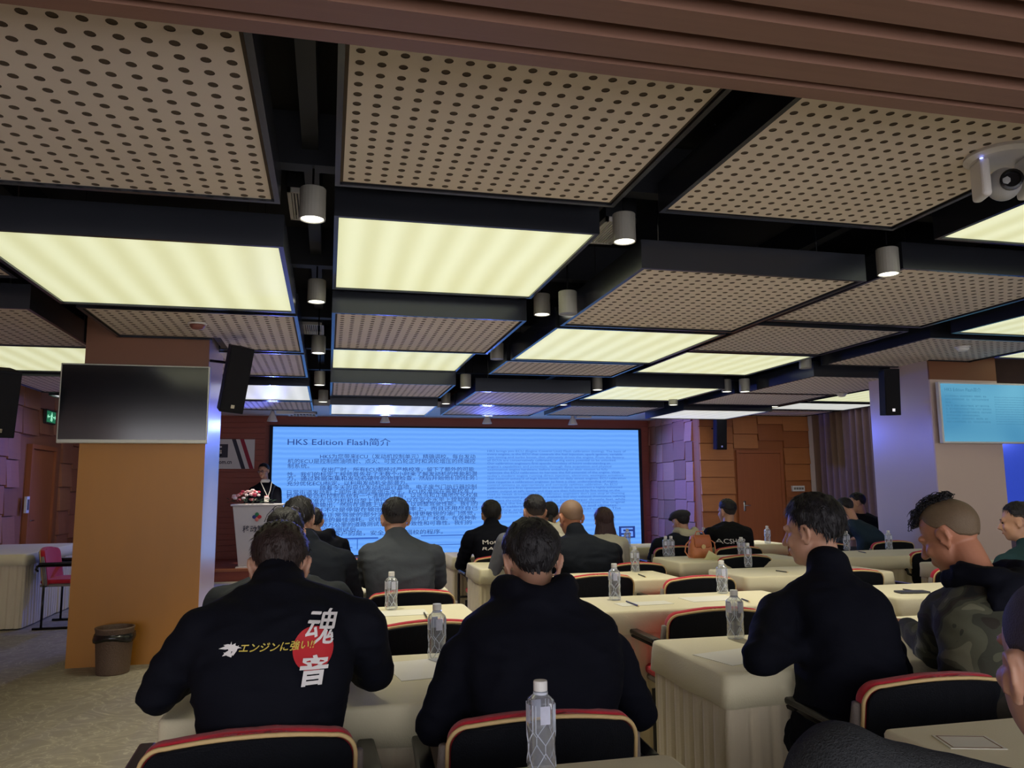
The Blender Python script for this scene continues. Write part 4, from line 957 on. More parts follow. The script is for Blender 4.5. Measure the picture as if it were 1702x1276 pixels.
# ------------------------------------------------------------------ waste bin
q = PZ(187, 1118, 0); wbn = empty('waste_bin', (q.x, q.y + .0, 0)); tag(wbn, 'brown wicker-look waste bin with black liner in front of the left pillar', 'bin')
MB().lathe((0, 0, 0), [(.115, .0), (.118, .01), (.138, .33), (.142, .335), (.142, .345), (.132, .345), (.128, .33), (.11, .02)], 32).build('bin_body', mat('bin_brown', s2l((104, 84, 70)), .55, noise_amt=.3, noise_scale=70, bump=.6, bump_scale=120), wbn, True)
v = []; f = []; n = 48; rnd = random.Random(3)
for j, (r, z) in enumerate(((.134, .300), (.150, .285), (.154, .262), (.149, .245), (.145, .25), (.140, .30))):
    for k in range(n):
        a = 2 * PI * k / n; rr = r - (.0 if j in (0, 5) else .004 * rnd.random()); v.append((rr * math.cos(a), rr * math.sin(a), z + (.0 if j in (0, 5) else .012 * math.sin(a * 3) + .006 * rnd.random())))
for j in range(5):
    for k in range(n): f.append((j * n + k, j * n + (k + 1) % n, (j + 1) * n + (k + 1) % n, (j + 1) * n + k))
mesh_obj('bin_liner', v, f, mat('liner_black', (.012, .012, .012), .22, noise_amt=.2), wbn, True)
# ================================================================== PEOPLE
class Fr:                                                  # head frame
    def __init__(s, c, yaw, pitch, roll, k):
        s.c = Vector(c); s.M = Matrix.Rotation(yaw, 3, 'Z') @ Matrix.Rotation(roll, 3, 'Y') @ Matrix.Rotation(pitch, 3, 'X'); s.k = k
    def p(s, x, y, z): return s.c + s.M @ (Vector((x, y, z)) * s.k)
def head_prims(mb, h, nb, neck=.056):
    k = h.k; M = h.M
    def E(x, y, z, a, b, c, R=None, nu=20, nv=14): mb.ell(h.p(x, y, z), (a * k, b * k, c * k), M @ R if R else M, nu, nv)
    def C(a, b, r1, r2): mb.cap(h.p(*a), h.p(*b), r1 * k, r2 * k, 10)
    E(0, -.012, .035, .075, .094, .084, nu=28, nv=20); E(0, .024, -.03, .062, .066, .088, nu=24, nv=16)
    E(0, .058, -.088, .03, .026, .022); E(0, .02, -.07, .055, .045, .04)
    C((0, .086, .012), (0, .108, -.028), .009, .0135); E(-.012, .1, -.032, .009, .009, .007); E(.012, .1, -.032, .009, .009, .007)
    C((-.034, .080, .024), (-.008, .088, .02), .011, .010); C((.034, .080, .024), (.008, .088, .02), .011, .010)
    for s in (-1, 1):
        E(s * .036, .066, -.025, .02, .018, .02)
        ax = h.M @ Vector((s * 1.0, -.45, .05)).normalized()
        mb.lathe(h.p(s * .074, -.006, -.014), [(.012 * k, 0), (.016 * k, .007 * k), (.020 * k, .010 * k), (.004 * k, .010 * k)], 14, ax)
        ew = s * .0865
        mb.tube([h.p(*q) for q in ((s * .074, .008, -.004), (s * .077, .010, .010), (s * .081, .002, .024), (ew, -.014, .027), (ew + s * .003, -.026, .014), (ew + s * .001, -.026, -.006), (s * .080, -.018, -.022), (s * .074, -.008, -.034), (s * .069, .002, -.034))], [.005 * k, .0055 * k, .006 * k, .006 * k, .006 * k, .006 * k, .006 * k, .0075 * k, .006 * k], 8)
        mb.ell(h.p(s * .080, -.012, -.002), (.004 * k, .015 * k, .026 * k), h.M)
    C((-.018, .086, -.056), (.018, .086, -.056), .007, .007); C((-.015, .083, -.067), (.015, .083, -.067), .008, .008)
    a = h.p(0, -.022, -.05); mb.cap(a, nb + Vector((0, 0, -.035)), neck * .98, neck * .98, 18)
def hair_shell(h, m, parent, t=.014, front=38, side=-2, behind=-26, back=-40, nz=.35, name='hair', seed=0, amp=.006, top_extra=0, strands=0, slen=.03, smat=None, drop=0):
    az_n, ring = 64, 26; v = []; f = []; k = h.k
    def emin(a):                                           # a: 0 front, PI back
        pts = [(0, front), (.9, front - 4), (1.25, 10), (1.45, side), (1.75, side + 4), (2.0, behind), (2.5, back), (PI, back)]
        for (a0, e0), (a1, e1) in zip(pts, pts[1:]):
            if a <= a1: return math.radians(e0 + (e1 - e0) * (a - a0) / (a1 - a0))
        return math.radians(back)
    def surf(a, el, th):
        d = Vector((math.sin(a) * math.cos(el), math.cos(a) * math.cos(el), math.sin(el)))
        z = d.z
        rx, ry, rz = .0765, .096, .086
        if z < 0: rx *= 1 - .18 * (-z) ** 1.2; ry *= 1 - .10 * (-z); rz = .098
        q = Vector((d.x * (rx + th), d.y * (ry + th), d.z * (rz + th) )); q.y -= .012 ; q.z += .035
        return q, d
    for j in range(ring + 2):
        for i in range(az_n):
            a = 2 * PI * i / az_n; aa = a if a <= PI else 2 * PI - a; e0 = emin(aa); u = min(j / ring, 1); el = PI / 2 + (e0 - PI / 2) * u
            th = t * (1 - .65 * u ** 3) + top_extra * max(0, math.sin(el)) ** 2
            if j == ring + 1: th = -.008
            q, d = surf(a, el, th)
            nn = noise.noise(Vector((d.x * 5 + seed, d.y * 5, d.z * 3))) + .5 * noise.noise(Vector((d.x * 14 + seed, d.y * 14, d.z * 6)))
            if j <= ring: q += d * nn * amp * (1 if u < .9 else .5)
            v.append(h.p(*q))
    for j in range(ring + 1):
        for i in range(az_n): f.append((j * az_n + i, j * az_n + (i + 1) % az_n, (j + 1) * az_n + (i + 1) % az_n, (j + 1) * az_n + i))
    rnd = random.Random(seed)
    for s in range(strands):
        a = rnd.uniform(0, 2 * PI); aa = a if a <= PI else 2 * PI - a; e0 = emin(aa); u = rnd.random() ** .8; el = PI / 2 + (e0 - PI / 2) * u
        q, d = surf(a, el, t * (1 - .6 * u ** 3) + top_extra * max(0, math.sin(el)) ** 2 - .002)
        down = Vector((math.sin(a) * math.sin(el), math.cos(a) * math.sin(el), -math.cos(el))) if el < 1.4 else Vector((rnd.uniform(-1, 1), rnd.uniform(-1, 1), 0)).normalized()
        down = (down + Vector((rnd.uniform(-.35, .35), rnd.uniform(-.35, .35), rnd.uniform(-.2, .1)))).normalized(); L = slen * rnd.uniform(.6, 1.3)
        lift = rnd.uniform(.02, .16); sd = d.cross(down).normalized() * .0022
        p0 = q; p1 = q + down * L * .55 + d * L * lift * .8; p2 = q + down * L + d * L * lift * (.4 if rnd.random() < .8 else 1.4)
        b = len(v); v += [h.p(*(p0 - sd)), h.p(*(p0 + sd)), h.p(*(p1 + sd * .8)), h.p(*(p1 - sd * .8)), h.p(*p2)]
        f += [(b, b + 1, b + 2, b + 3), (b + 3, b + 2, b + 4)]
    return mesh_obj(name, v, f, m, parent, True)
def hand_prims(mb, w, d, up, side, s=1.0, curl=.5):
    # w: wrist; d: finger direction; up: back of hand; side: thumb side direction
    w = Vector(w); d = Vector(d).normalized(); up = Vector(up); up = (up - d * up.dot(d)).normalized(); x = d.cross(up).normalized()
    if x.dot(Vector(side)) < 0: x = -x
    mb.loft([(w, x, up, .024 * s, .019 * s), (w + d * .03 * s, x, up, .034 * s, .017 * s), (w + d * .085 * s, x, up, .041 * s, .014 * s)], 14, 2.4)
    for i, (o, L) in enumerate(((.030, .068), (.010, .077), (-.011, .072), (-.031, .056))):
        p = w + d * .078 * s + x * o * s; q = p
        for j, fr in enumerate((.45, .3, .25)):
            an = curl * (j + .6) * .8; dd = d * math.cos(an) - up * math.sin(an); q2 = q + dd * L * fr * s * 1.05; mb.cap(q, q2, (.0092 - .0008 * j) * s, (.0086 - .0008 * j) * s, 8); q = q2
    p = w + d * .02 * s + x * .022 * s; q = p + (d * .55 + x * .75 - up * .25).normalized() * .042 * s; mb.cap(p, q, .012 * s, .0105 * s, 8); r_ = q + (d * .9 + x * .3 - up * .3).normalized() * .033 * s; mb.cap(q, r_, .0102 * s, .0085 * s, 8)
def person(label, head, yaw=0, pitch=0, roll=0, k=1.0, neck=None, hunch=.03, sh=None, sw=.2, elb=None, wr=None, pelvis=None, jacket=None, collar=.0, hood=None, hoodmat=None,
           hair=None, skin=None, trous=None, vox=.011, fold=.009, seed=0, standing=False, girth=1.0, hands=True, face=False, legs=True, glasses=None, tyaw=0, hood_low=0):
    """head: head centre; neck: neck base; sh: (left, right) shoulder joints; elb / wr: elbows, wrists; pelvis: hip centre"""
    skin = skin or M_SKIN; trous = trous or M_TROUS
    head = Vector(head); e = empty('person', (pelvis[0], pelvis[1], 0)); tag(e, label, 'person')
    root = Vector((pelvis[0], pelvis[1], 0))
    h = Fr(head, yaw, pitch, roll, k); pel = Vector(pelvis)
    fw = Vector((-math.sin(tyaw), math.cos(tyaw), 0)); rt = Vector((math.cos(tyaw), math.sin(tyaw), 0))
    neck = Vector(neck) if neck is not None else head + Vector((0, -.05, -.16))
    if sh is None: sh = (neck - rt * sw + Vector((0, 0, -.055)), neck + rt * sw + Vector((0, 0, -.055)))
    sh = [Vector(a) - Vector((0, 0, .035)) for a in sh]
    if elb is None: elb = (sh[0] - rt * .07 + fw * .10 + Vector((0, 0, -.25)), sh[1] + rt * .07 + fw * .10 + Vector((0, 0, -.25)))
    elb = [Vector(a) for a in elb]
    if wr is None: wr = (elb[0] + fw * .2 + rt * .1 + Vector((0, 0, .03)), elb[1] + fw * .2 - rt * .1 + Vector((0, 0, .03)))
    wr = [Vector(a) for a in wr]
    smid = (sh[0] + sh[1]) / 2; xs = (sh[1] - sh[0]).normalized(); swid = (sh[1] - sh[0]).length / 2
    def torso(mb, g, top=True):
        rg = []
        up = (neck - pel)
        for t, wx, wy in ((-.10, .15, .12), (-.02, .175, .135), (.15, .172, .13), (.38, .168, .125), (.6, .185, .13), (.78, .195, .125), (.88, .185, .11), (.95, .135, .09), (1.02, .075, .065)):
            c = pel + up * t - fw * hunch * math.sin(PI * max(0, min(1, t))) * 1.6
            sc_ = swid / .2 if t > .5 else 1
            xd = (rt * (1 - min(1, max(0, t))) + xs * min(1, max(0, t))).normalized()
            yd = up.normalized().cross(xd).normalized()
            rg.append((c, xd, yd, (wx * sc_ * girth) + g, wy * girth + g))
        mb.loft(rg, 26, 2.3)
        for i in (0, 1): mb.cap(neck + (sh[i] - neck) * .18 + Vector((0, 0, -.01)), sh[i] + Vector((0, 0, .0)), .062 + g, .058 + g, 14)
    def arms(mb, g, end=1.0):
        for i in (0, 1):
            mb.cap(sh[i], elb[i], .062 * girth ** .5 + g, .046 + g, 14); w_ = elb[i] + (wr[i] - elb[i]) * end; mb.cap(elb[i], w_, .045 + g, .030 + g * 1.2, 14)
    # ---- body
    b = MB(); head_prims(b, h, neck + Vector((0, 0, .0))); torso(b, -.022)
    arms(b, -.010)
    if hands:
        for i in (0, 1): hand_prims(b, wr[i], (wr[i] - elb[i]) * .5 + fw * .12, (0, 0, 1), (rt if i == 0 else -rt), .95, .45)
    if standing: knees = [pel + rt * s * .1 + Vector((0, 0, -.45)) for s in (-1, 1)]; feet = [pel + rt * s * .11 + Vector((0, 0, -.86)) for s in (-1, 1)]
    else: knees = [pel + rt * s * .13 + fw * .36 + Vector((0, 0, .02)) for s in (-1, 1)]; feet = [kn - fw * .03 + Vector((0, 0, -.40)) for kn in knees]
    hips = [pel + rt * s * .09 for s in (-1, 1)]
    if legs:
        for i in (0, 1): b.cap(hips[i], knees[i], .072, .048, 12); b.cap(knees[i], feet[i], .046, .034, 12)
    T = Matrix.Translation(-root)
    def bld(mb, *a, **kw): o = fuse(mb, *a, **kw); o.data.transform(T); return o
    bld(b, 'body', skin, e, voxel=.0062 if vox < .0115 else .009, smooth=1 if vox < .0115 else 2)
    # ---- clothing
    j = MB(); torso(j, .006); arms(j, .012, .93)
    if collar: j.cap(neck + Vector((0, 0, -.03)), neck + (h.p(0, -.03, -.05) - neck) * collar, .094, .077, 20)
    if hood == 'same' or (hood and hood != 'same'):
        hm = j if hood == 'same' else MB(); lo = Vector((0, 0, -hood_low))
        M_ = Matrix.Rotation(tyaw, 3, 'Z')
        for s in (-1, 1):
            pts = [neck + rt * s * .01 - fw * .105 + Vector((0, 0, .005)), neck + rt * s * .075 - fw * .075 + Vector((0, 0, .03)), neck + rt * s * .10 - fw * .0 + Vector((0, 0, .03)), neck + rt * s * .075 + fw * .07 + Vector((0, 0, .0))]
            for a, c_ in zip(pts, pts[1:]): hm.cap(a, c_, .040, .038, 12)
        hm.ell(neck - fw * .115 + Vector((0, 0, -.045)) + lo, (.125, .055, .085), M_); hm.ell(neck - fw * .12 + Vector((0, 0, -.10)) + lo, (.085, .04, .075), M_)
        if hood != 'same': bld(hm, 'hood', hoodmat, e, voxel=vox, smooth=3, fold=fold * 1.3, fold_scale=11, seed=seed + 3)
    jo = bld(j, 'jacket', jacket, e, voxel=vox, smooth=int(.11 / vox), fold=fold, fold_scale=6.5, seed=seed)
    # smooth the sharp wrinkles a touch
    if legs:
        l = MB()
        for i in (0, 1): l.cap(hips[i], knees[i], .088, .064, 12); l.cap(knees[i], knees[i] + (feet[i] - knees[i]) * .9, .063, .052, 12)
        bld(l, 'trousers', trous, e, voxel=vox * 1.2, smooth=3, fold=fold * .8, seed=seed + 9)
        for i in (0, 1):
            m_ = MB(); c = feet[i]; m_.cap(Vector((c.x, c.y, .045)) - fw * .05, Vector((c.x, c.y, .04)) + fw * .15, .042, .036, 10); o = m_.build('shoe', M_SHOE, e, True, T)
    hobj = None
    if hair: hobj = hair(h, e); 
    for o in ([hobj] if hobj and not isinstance(hobj, list) else (hobj or [])): o.data.transform(T)
    if face:
        for s in (-1, 1):
            o = MB().ell(h.p(s * .031, .083, .004), (.012 * k, .006 * k, .006 * k), h.M).build('eye', M_EYE, e, True, T)
            o = MB().cap(h.p(s * .018, .094, .026), h.p(s * .046, .084, .026), .0032 * k, .0022 * k, 6).build('eyebrow', M_HAIR, e, True, T)
        MB().cap(h.p(-.016, .093, -.06), h.p(.016, .093, -.06), .004 * k, .004 * k, 8).build('lips', M_LIP, e, True, T)
    if glasses:
        m_ = MB()
        dy, dz, tilt = glasses
        for s in (-1, 1):
            ring = [h.p(s * .034 + .024 * math.cos(a), dy, dz + .017 * math.sin(a)) for a in [2 * PI * i / 16 for i in range(17)]]
            m_.tube(ring, .0017 * k, 6, caps=False); m_.tube([h.p(s * .058, dy, dz + .004), h.p(s * .078, dy - .05, dz + .004 + tilt), h.p(s * .083, dy - .115, dz - .004 + tilt * 2)], .0017 * k, 6)
        m_.tube([h.p(-.01, dy + .001, dz + .006), h.p(.01, dy + .001, dz + .006)], .0017 * k, 6)
        m_.build('glasses', M_TUBE, e, True, T)
        for s in (-1, 1): MB().ell(h.p(s * .034, dy, dz), (.023 * k, .0015 * k, .016 * k), h.M, 14, 6).build('lens', M_LENS, e, True, T)
    e['_j'] = jo.name
    return e, jo, h, T
# hair styles
def short(m=None, n=0, seed=0, **kw): return lambda h, e: hair_shell(h, m or M_HAIR, e, seed=seed, strands=n, **kw)
M_BUZZ = mat('buzz_scalp', s2l((92, 76, 62)), .7, noise_amt=.25, noise_scale=200, bump=.3, bump_scale=350)
M_SHAVE = mat('shaven_scalp', s2l((132, 104, 84)), .6, noise_amt=.15, noise_scale=160, bump=.2, bump_scale=350)
M_TWO = mat('dark_side_buzz', s2l((48, 40, 38)), .7, noise_amt=.3, noise_scale=220, bump=.3, bump_scale=350)
def two(n, seed, side=M_TWO, side_=8, **kw):
    def fn(h, e):
        a = hair_shell(h, side, e, t=.004, seed=seed, amp=.001, name='clipped_sides', back=-38)
        b = hair_shell(h, M_HAIR, e, **{**dict(t=.014, side=side_, behind=side_ - 6, back=side_ - 18, seed=seed, strands=n), **kw}); return [a, b]
    return fn
def longhair(m, L, wdt, seed):
    def fn(h, e):
        a = hair_shell(h, m, e, t=.018, side=-30, behind=-50, back=-55, front=45, seed=seed, strands=250, slen=.05, amp=.003)
        mb = MB(); c = h.c; f_ = h.M @ Vector((0, 1, 0)); f_.z = 0; f_.normalize(); r_ = Vector((f_.y, -f_.x, 0))
        rg = []
        for z, wx, wy, off in ((.04, .085, .07, -.03), (-.05, .097, .07, -.04), (-.14, .105 * wdt, .06, -.055), (-L * .7, .10 * wdt, .045, -.085), (-L, .075 * wdt, .03, -.09)):
            rg.append((c + Vector((0, 0, z)) + f_ * off, r_, f_, wx, wy))
        mb.loft(rg, 24, 2.2); b = fuse(mb, 'hair_length', m, e, voxel=.01, smooth=2, fold=.007, fold_scale=16, seed=seed, fold_dir=(2.2, 2.2, .35)); return [a, b]
    return fn
def pony(h, e):
    a = hair_shell(h, M_HAIR, e, t=.013, seed=5, strands=200, amp=.003, back=-34, behind=-16)
    mb = MB(); mb.ell(h.p(0, -.12, -.02), (.022, .022, .022)); mb.cap(h.p(0, -.125, -.025), h.p(-.02, -.14, -.10), .022, .03, 12).cap(h.p(-.02, -.14, -.10), h.p(-.03, -.13, -.17), .03, .012, 12)
    b = fuse(mb, 'ponytail', M_HAIR, e, voxel=.007, smooth=2, fold=.006, fold_scale=22, fold_dir=(2, 2, .4)); return [a, b]
def beret(h, e):
    a = hair_shell(h, M_HAIR, e, t=.008, seed=6, amp=.002)
    mb = MB(); mb.ell(h.p(0, -.012, .075), (.105, .115, .052), h.M, 26, 14); mb.ell(h.p(0, -.012, .055), (.088, .103, .04), h.M, 26, 14); mb.cap(h.p(-.05, .09, .05), h.p(.05, .09, .05), .022, .022)
    b = fuse(mb, 'beret', mat('beret_grey', s2l((44, 44, 50)), .9, noise_amt=.3, noise_scale=60, bump=.5, bump_scale=200), e, voxel=.009, smooth=3, fold=.003, fold_scale=14); return [a, b]
def mohawk(h, e):
    a = hair_shell(h, mat('camo_man_scalp', s2l((104, 86, 64)), .65, noise_amt=.2, noise_scale=160, bump=.25, bump_scale=350), e, t=.0035, seed=2, amp=.001, name='clipped_sides', back=-36)
    rnd = random.Random(5); mb = MB()
    for i in range(300):
        t = rnd.uniform(-.5, 1.15); el = PI / 2 - t * 1.0; lat = rnd.uniform(-.034, .034)
        d = Vector((lat / .07, math.cos(el), math.sin(el))).normalized(); p = Vector((lat, d.y * .098 - .012, d.z * .086 + .035))
        side_ = d.cross(Vector((1, 0, .3))).normalized(); s2 = d.cross(side_).normalized(); ph = rnd.uniform(0, 6.28); H = rnd.uniform(.014, .034); rr = rnd.uniform(.006, .011); dr = 1 if rnd.random() < .5 else -1
        fall = Vector((rnd.uniform(-.3, .3), .5 if t > .6 else rnd.uniform(-.4, .3), -.9 if t > .75 else -.15)) * rnd.uniform(.006, .02); pts = []
        for q in range(11):
            u = q / 10; an = ph + dr * u * 7.5; r0 = rr * min(1, u * 3 + .2)
            pts.append(h.p(*(p + d * H * math.sin(u * 1.9) + fall * u * u * 1.5 + (side_ * math.cos(an) + s2 * math.sin(an)) * r0)))
        mb.tube(pts, [.0019 - .0011 * q / 10 for q in range(11)], 4)
    for t in range(-3, 11): 
        el = PI / 2 - t * .1; mb.ell(h.p(0, math.cos(el) * .095 - .012, math.sin(el) * .085 + .035), (.036, .022, .016), h.M, 10, 6)
    b = mb.build('curly_top_hair', M_HAIR, e, True); return [a, b]

def decal(jo, mb_or_obj, name, m, parent, T, off=.004, direction=(0, 1, 0)):
    """drop flat print geometry (already placed in the room behind the wearer) onto the jacket along +Y"""
    me = mb_or_obj.data; bvh = BVHTree.FromPolygons([v.co for v in jo.data.vertices], [tuple(p.vertices) for p in jo.data.polygons])
    d = Vector(direction).normalized(); Ti = T
    for v in me.vertices:
        q = Ti @ v.co; hit = bvh.ray_cast(q, d)
        v.co = (hit[0] - d * off) if hit[0] is not None else q + d * .3
    mb_or_obj.parent = parent; return mb_or_obj
def sub_text(o, maxlen=.012):
    bm = bmesh.new(); bm.from_mesh(o.data); bmesh.ops.remove_doubles(bm, verts=bm.verts, dist=1e-5); bmesh.ops.triangulate(bm, faces=bm.faces)
    for _ in range(4):
        es = [e for e in bm.edges if e.calc_length() > maxlen]
        if not es: break
        bmesh.ops.subdivide_edges(bm, edges=es, cuts=1); bmesh.ops.triangulate(bm, faces=bm.faces)
    bmesh.ops.triangulate(bm, faces=bm.faces); bm.to_mesh(o.data); bm.free()
# px helper for planar print placed behind a wearer
def print_text(s, px0, px1, py, hpx, Y, m, name='lettering', rot=0, bold=0, shear=0, maxlen=.012):
    o = text_obj(name, s, .2, m, None, bold=bold); xs = [v.co.x for v in o.data.vertices]; ys = [v.co.y for v in o.data.vertices]
    a = P(px0, py, Y); b = P(px1, py, Y); hz = P(px0, py - hpx, Y).z - a.z
    Wd = max(xs) - min(xs); H = max(ys) - min(ys)
    S = Matrix.Identity(4); S[0][1] = shear
    o.data.transform(Matrix.Translation(a) @ Matrix.Rotation(rot, 4, 'Y') @ FACE @ S @ Matrix.Diagonal(((b.x - a.x) / Wd, hz / H, 1, 1)) @ Matrix.Translation((-min(xs), -min(ys), 0)))
    sub_text(o, maxlen); return o

M_JBLACK = cloth('jacket_black', (14, 16, 25)); M_JHOOD = cloth('hoodie_black', (12, 14, 24)); M_JNAVY = cloth('jacket_dark_navy', (11, 13, 23)); M_JGREY = cloth('blazer_grey', (62, 66, 72))
M_JDARK = cloth('jacket_charcoal', (26, 30, 38)); M_JCREAM = cloth('top_cream', (206, 200, 182)); M_JTEAL = cloth('jacket_teal', (36, 52, 66)); M_HCREAM = cloth('hood_cream', (186, 180, 156)); M_JSW = cloth('sweater_grey', (110, 112, 122))
M_JGR2 = cloth('jacket_grey_green', (52, 56, 58)); M_FLEECE = mat('fleece_grey', s2l((56, 58, 60)), 1, noise_amt=.35, noise_scale=120, bump=.8, bump_scale=420, spec=.1)
M_SHIRTB = cloth('shirt_black', (18, 18, 22))
def camo():
    m = mat('camouflage', s2l((48, 50, 42)), .9, noise_amt=.01, bump=.25, bump_scale=35); nt = m.node_tree; tc = nt.nodes['Texture Coordinate']
    n = nt.nodes.new('ShaderNodeTexNoise'); n.inputs['Scale'].default_value = 7; n.inputs['Detail'].default_value = 1.5; n.inputs['Distortion'].default_value = .8
    nt.links.new(tc.outputs['Object'], n.inputs['Vector']); cr = nt.nodes.new('ShaderNodeValToRGB'); cr.color_ramp.interpolation = 'CONSTANT'; e = cr.color_ramp.elements
    e[0].color = (*s2l((32, 34, 32)), 1); e[1].position = .46; e[1].color = (*s2l((58, 60, 48)), 1)
    for p_, c in ((.54, (84, 86, 68)), (.62, (112, 112, 90)), (.40, (46, 42, 34))): x = e.new(p_); x.color = (*s2l(c), 1)
    nt.links.new(n.outputs[0], cr.inputs[0]); nt.links.new(cr.outputs[0], nt.nodes['Principled BSDF'].inputs['Base Color']); return m
M_CAMO = camo()
Z = lambda v, z: Vector((v.x, v.y, z))
def off(v, x=0, y=0, z=0): return Vector((v.x + x, v.y + y, v.z + z))

# 1 -- man in the printed jacket
nk = P(462, 985, 2.27)
e1, j1, h1, T1 = person('man in a black jacket printed with white characters over a red disc', P(465, 943, 2.52), pitch=-.45, neck=P(462, 976, 2.40), hunch=.05,
    sh=(P(335, 1032, 2.3), P(600, 1015, 2.32)), elb=(PZ(262, 1150, .845), PZ(622, 1118, .845)), wr=(PZ(350, 1100, .83) , PZ(560, 1085, .83)), pelvis=(P(450, 1250, 2.2).x, 2.24, .53), jacket=M_JBLACK, collar=.62,
    hair=short(M_HAIRB, 1200, 1, back=-50, behind=-20, t=.017, slen=.024), vox=.010, fold=.010, seed=1, girth=1.04)
M_PW = mat('print_white', s2l((225, 222, 220)), .6, noise_amt=.03); M_PR = mat('print_red', s2l((190, 36, 44)), .6, noise_amt=.06); M_PG = mat('print_gold', s2l((206, 186, 84)), .5, noise_amt=.3, noise_scale=60)
def disc(px, py, rpx, rpy, Y, m, name):
    c = P(px, py, Y); rx = P(px + rpx, py, Y).x - c.x; rz = c.z - P(px, py + rpy, Y).z; v = [tuple(c)]; f = []; N = 40; K = 8
    for j in range(1, K + 1):
        for i in range(N): a = 2 * PI * i / N; v.append((c.x + rx * j / K * math.cos(a), c.y, c.z + rz * j / K * math.sin(a)))
    for i in range(N): f.append((0, 1 + i, 1 + (i + 1) % N))
    for j in range(K - 1):
        for i in range(N): f.append((1 + j * N + i, 1 + (j + 1) * N + i, 1 + (j + 1) * N + (i + 1) % N, 1 + j * N + (i + 1) % N))
    return mesh_obj(name, v, f, m)
YP = 2.03                                                # depth at which the pixel size of the print is taken
def cast(o, off_): 
    # move the print towards the viewer along the line of sight is not needed: the back is nearly flat, so slide it straight back and cast it on
    for v in o.data.vertices: v.co.y -= .6
    return decal(j1, o, '', None, e1, T1, off_)
cast(disc(519, 1096, 36, 37, YP, M_PR, 'red_disc'), .004)
cast(print_text('魂', 500, 552, 1087, 57, YP, M_PW, 'printed_character', rot=.12, bold=.0, shear=.12), .010)
cast(print_text('魂', 501.6, 553.6, 1086, 57, YP, M_PW, 'printed_character', rot=.12, bold=.0, shear=.12), .0105)
cast(print_text('音', 491, 541, 1156, 50, YP, M_PW, 'printed_character', rot=.04, bold=.006, shear=.1), .010)
cast(print_text('エンジンに強い!!', 386, 519, 1103, 16, YP, M_PG, 'printed_slogan', rot=.0, bold=.003, shear=.3), .011)
rnd = random.Random(2); cr = MB()
for i in range(11):
    a = rnd.uniform(0, 6.28); L = rnd.uniform(7, 17); c = P(371 + rnd.uniform(-7, 7), 1100 + rnd.uniform(-9, 9), YP); d_ = P(371 + math.cos(a) * L * 1.3, 1100 + math.sin(a) * L, YP); nrm = (d_ - c).normalized(); sd = Vector((-nrm.z, 0, nrm.x)) * .0035
    cr.add([c - sd, c + sd, (c + d_) / 2 + sd * 1.1, (c + d_) / 2 - sd * 1.1, d_], [(0, 1, 2, 3), (3, 2, 4)])
o = cr.build('printed_emblem', M_PW); sub_text(o, .02); cast(o, .004)

# 2 -- man in the black hoodie
e2, j2, h2, T2 = person('man in a plain black hoodie seated at the front centre, head bowed', P(884, 938, 2.45), pitch=-.38, neck=P(888, 990, 2.34), hunch=.055, k=1.05,
    sh=(P(775, 1075, 2.26), P(1010, 1070, 2.28)), elb=(P(725, 1205, 2.25), P(1062, 1185, 2.3)), wr=(P(790, 1190, 2.5), P(985, 1180, 2.5)), pelvis=(P(900, 1250, 2.2).x, 2.2, .53), jacket=M_JHOOD, hood='same',
    hair=two(1000, 2, side=M_TWO, t=.018, slen=.022, side_=-4, back=-50, behind=-24), skin=M_SKIN, vox=.010, fold=.010, seed=2, girth=1.12, glasses=(.108, .004, .004))
# 3 -- man in plain black jacket (right)
e3, j3, h3, T3 = person('man in a plain black high-collared jacket, head turned left, elbow on a table', P(1351, 885, 2.62), yaw=.55, pitch=-.12, neck=P(1378, 958, 2.54), hunch=.04, k=1.05, tyaw=.12,
    sh=(P(1292, 1005, 2.54), P(1450, 1010, 2.44)), elb=(PZ(1262, 1095, .83), P(1492, 1130, 2.5)), wr=(PZ(1330, 1078, .83), P(1400, 1110, 2.75)), pelvis=(P(1405, 1250, 2.44).x, 2.44, .53), jacket=M_JNAVY, collar=.36,
    hair=short(None, 1300, 3, back=-34, behind=-18, side=-4, t=.02, slen=.03, front=30), vox=.010, fold=.010, seed=3, girth=1.08)
# 4 -- camouflage man
e4, j4, h4, T4 = person('man in a camouflage jacket with curly top hair and clipped sides', P(1580, 892, 2.4), yaw=.48, pitch=-.42, neck=P(1640, 965, 2.28), hunch=.05, k=1.05, tyaw=.1, sw=.21,
    sh=(P(1565, 1000, 2.38), P(1760, 985, 2.2)), elb=(P(1552, 1085, 2.5), P(1790, 1140, 2.25)), wr=(P(1508, 1040, 2.8), P(1600, 1100, 2.75)), pelvis=(P(1615, 1200, 2.3).x, 2.3, .53), jacket=M_CAMO, hood='sep', hoodmat=M_JHOOD, hood_low=.0,
    hair=mohawk, skin=M_SKIN2, vox=.011, fold=.010, seed=4, girth=1.1)
# 5 -- glasses-on-head man
hd = P(473, 893, 3.6)
person('man in a dark olive-black coat with spectacles pushed up on his short hair', hd, pitch=-.35, neck=P(466, 962, 3.42), jacket=M_JGR2, pelvis=(hd.x - .02, 3.2 + .9 - .9, .52) if False else (P(466, 962, 3.42).x, 3.25, .53), sw=.22, girth=1.1,
    hair=short(M_HAIR, 300, 5, t=.008, front=50), glasses=(.05, .145, -.045), seed=5, vox=.013, collar=.2)
# 6 -- spiky-haired man
hd = P(497, 865, 4.75)
person('man with spiky black hair in a black jacket with a grey seam, before the podium', hd, pitch=-.2, yaw=-.1, neck=P(512, 908, 4.65), jacket=M_JDARK, pelvis=(P(512, 908, 4.65).x + .05, 4.55, .53), sw=.2, hair=short(M_HAIR, 500, 6, t=.02, slen=.035), seed=6, vox=.014, collar=.3, k=1.0)
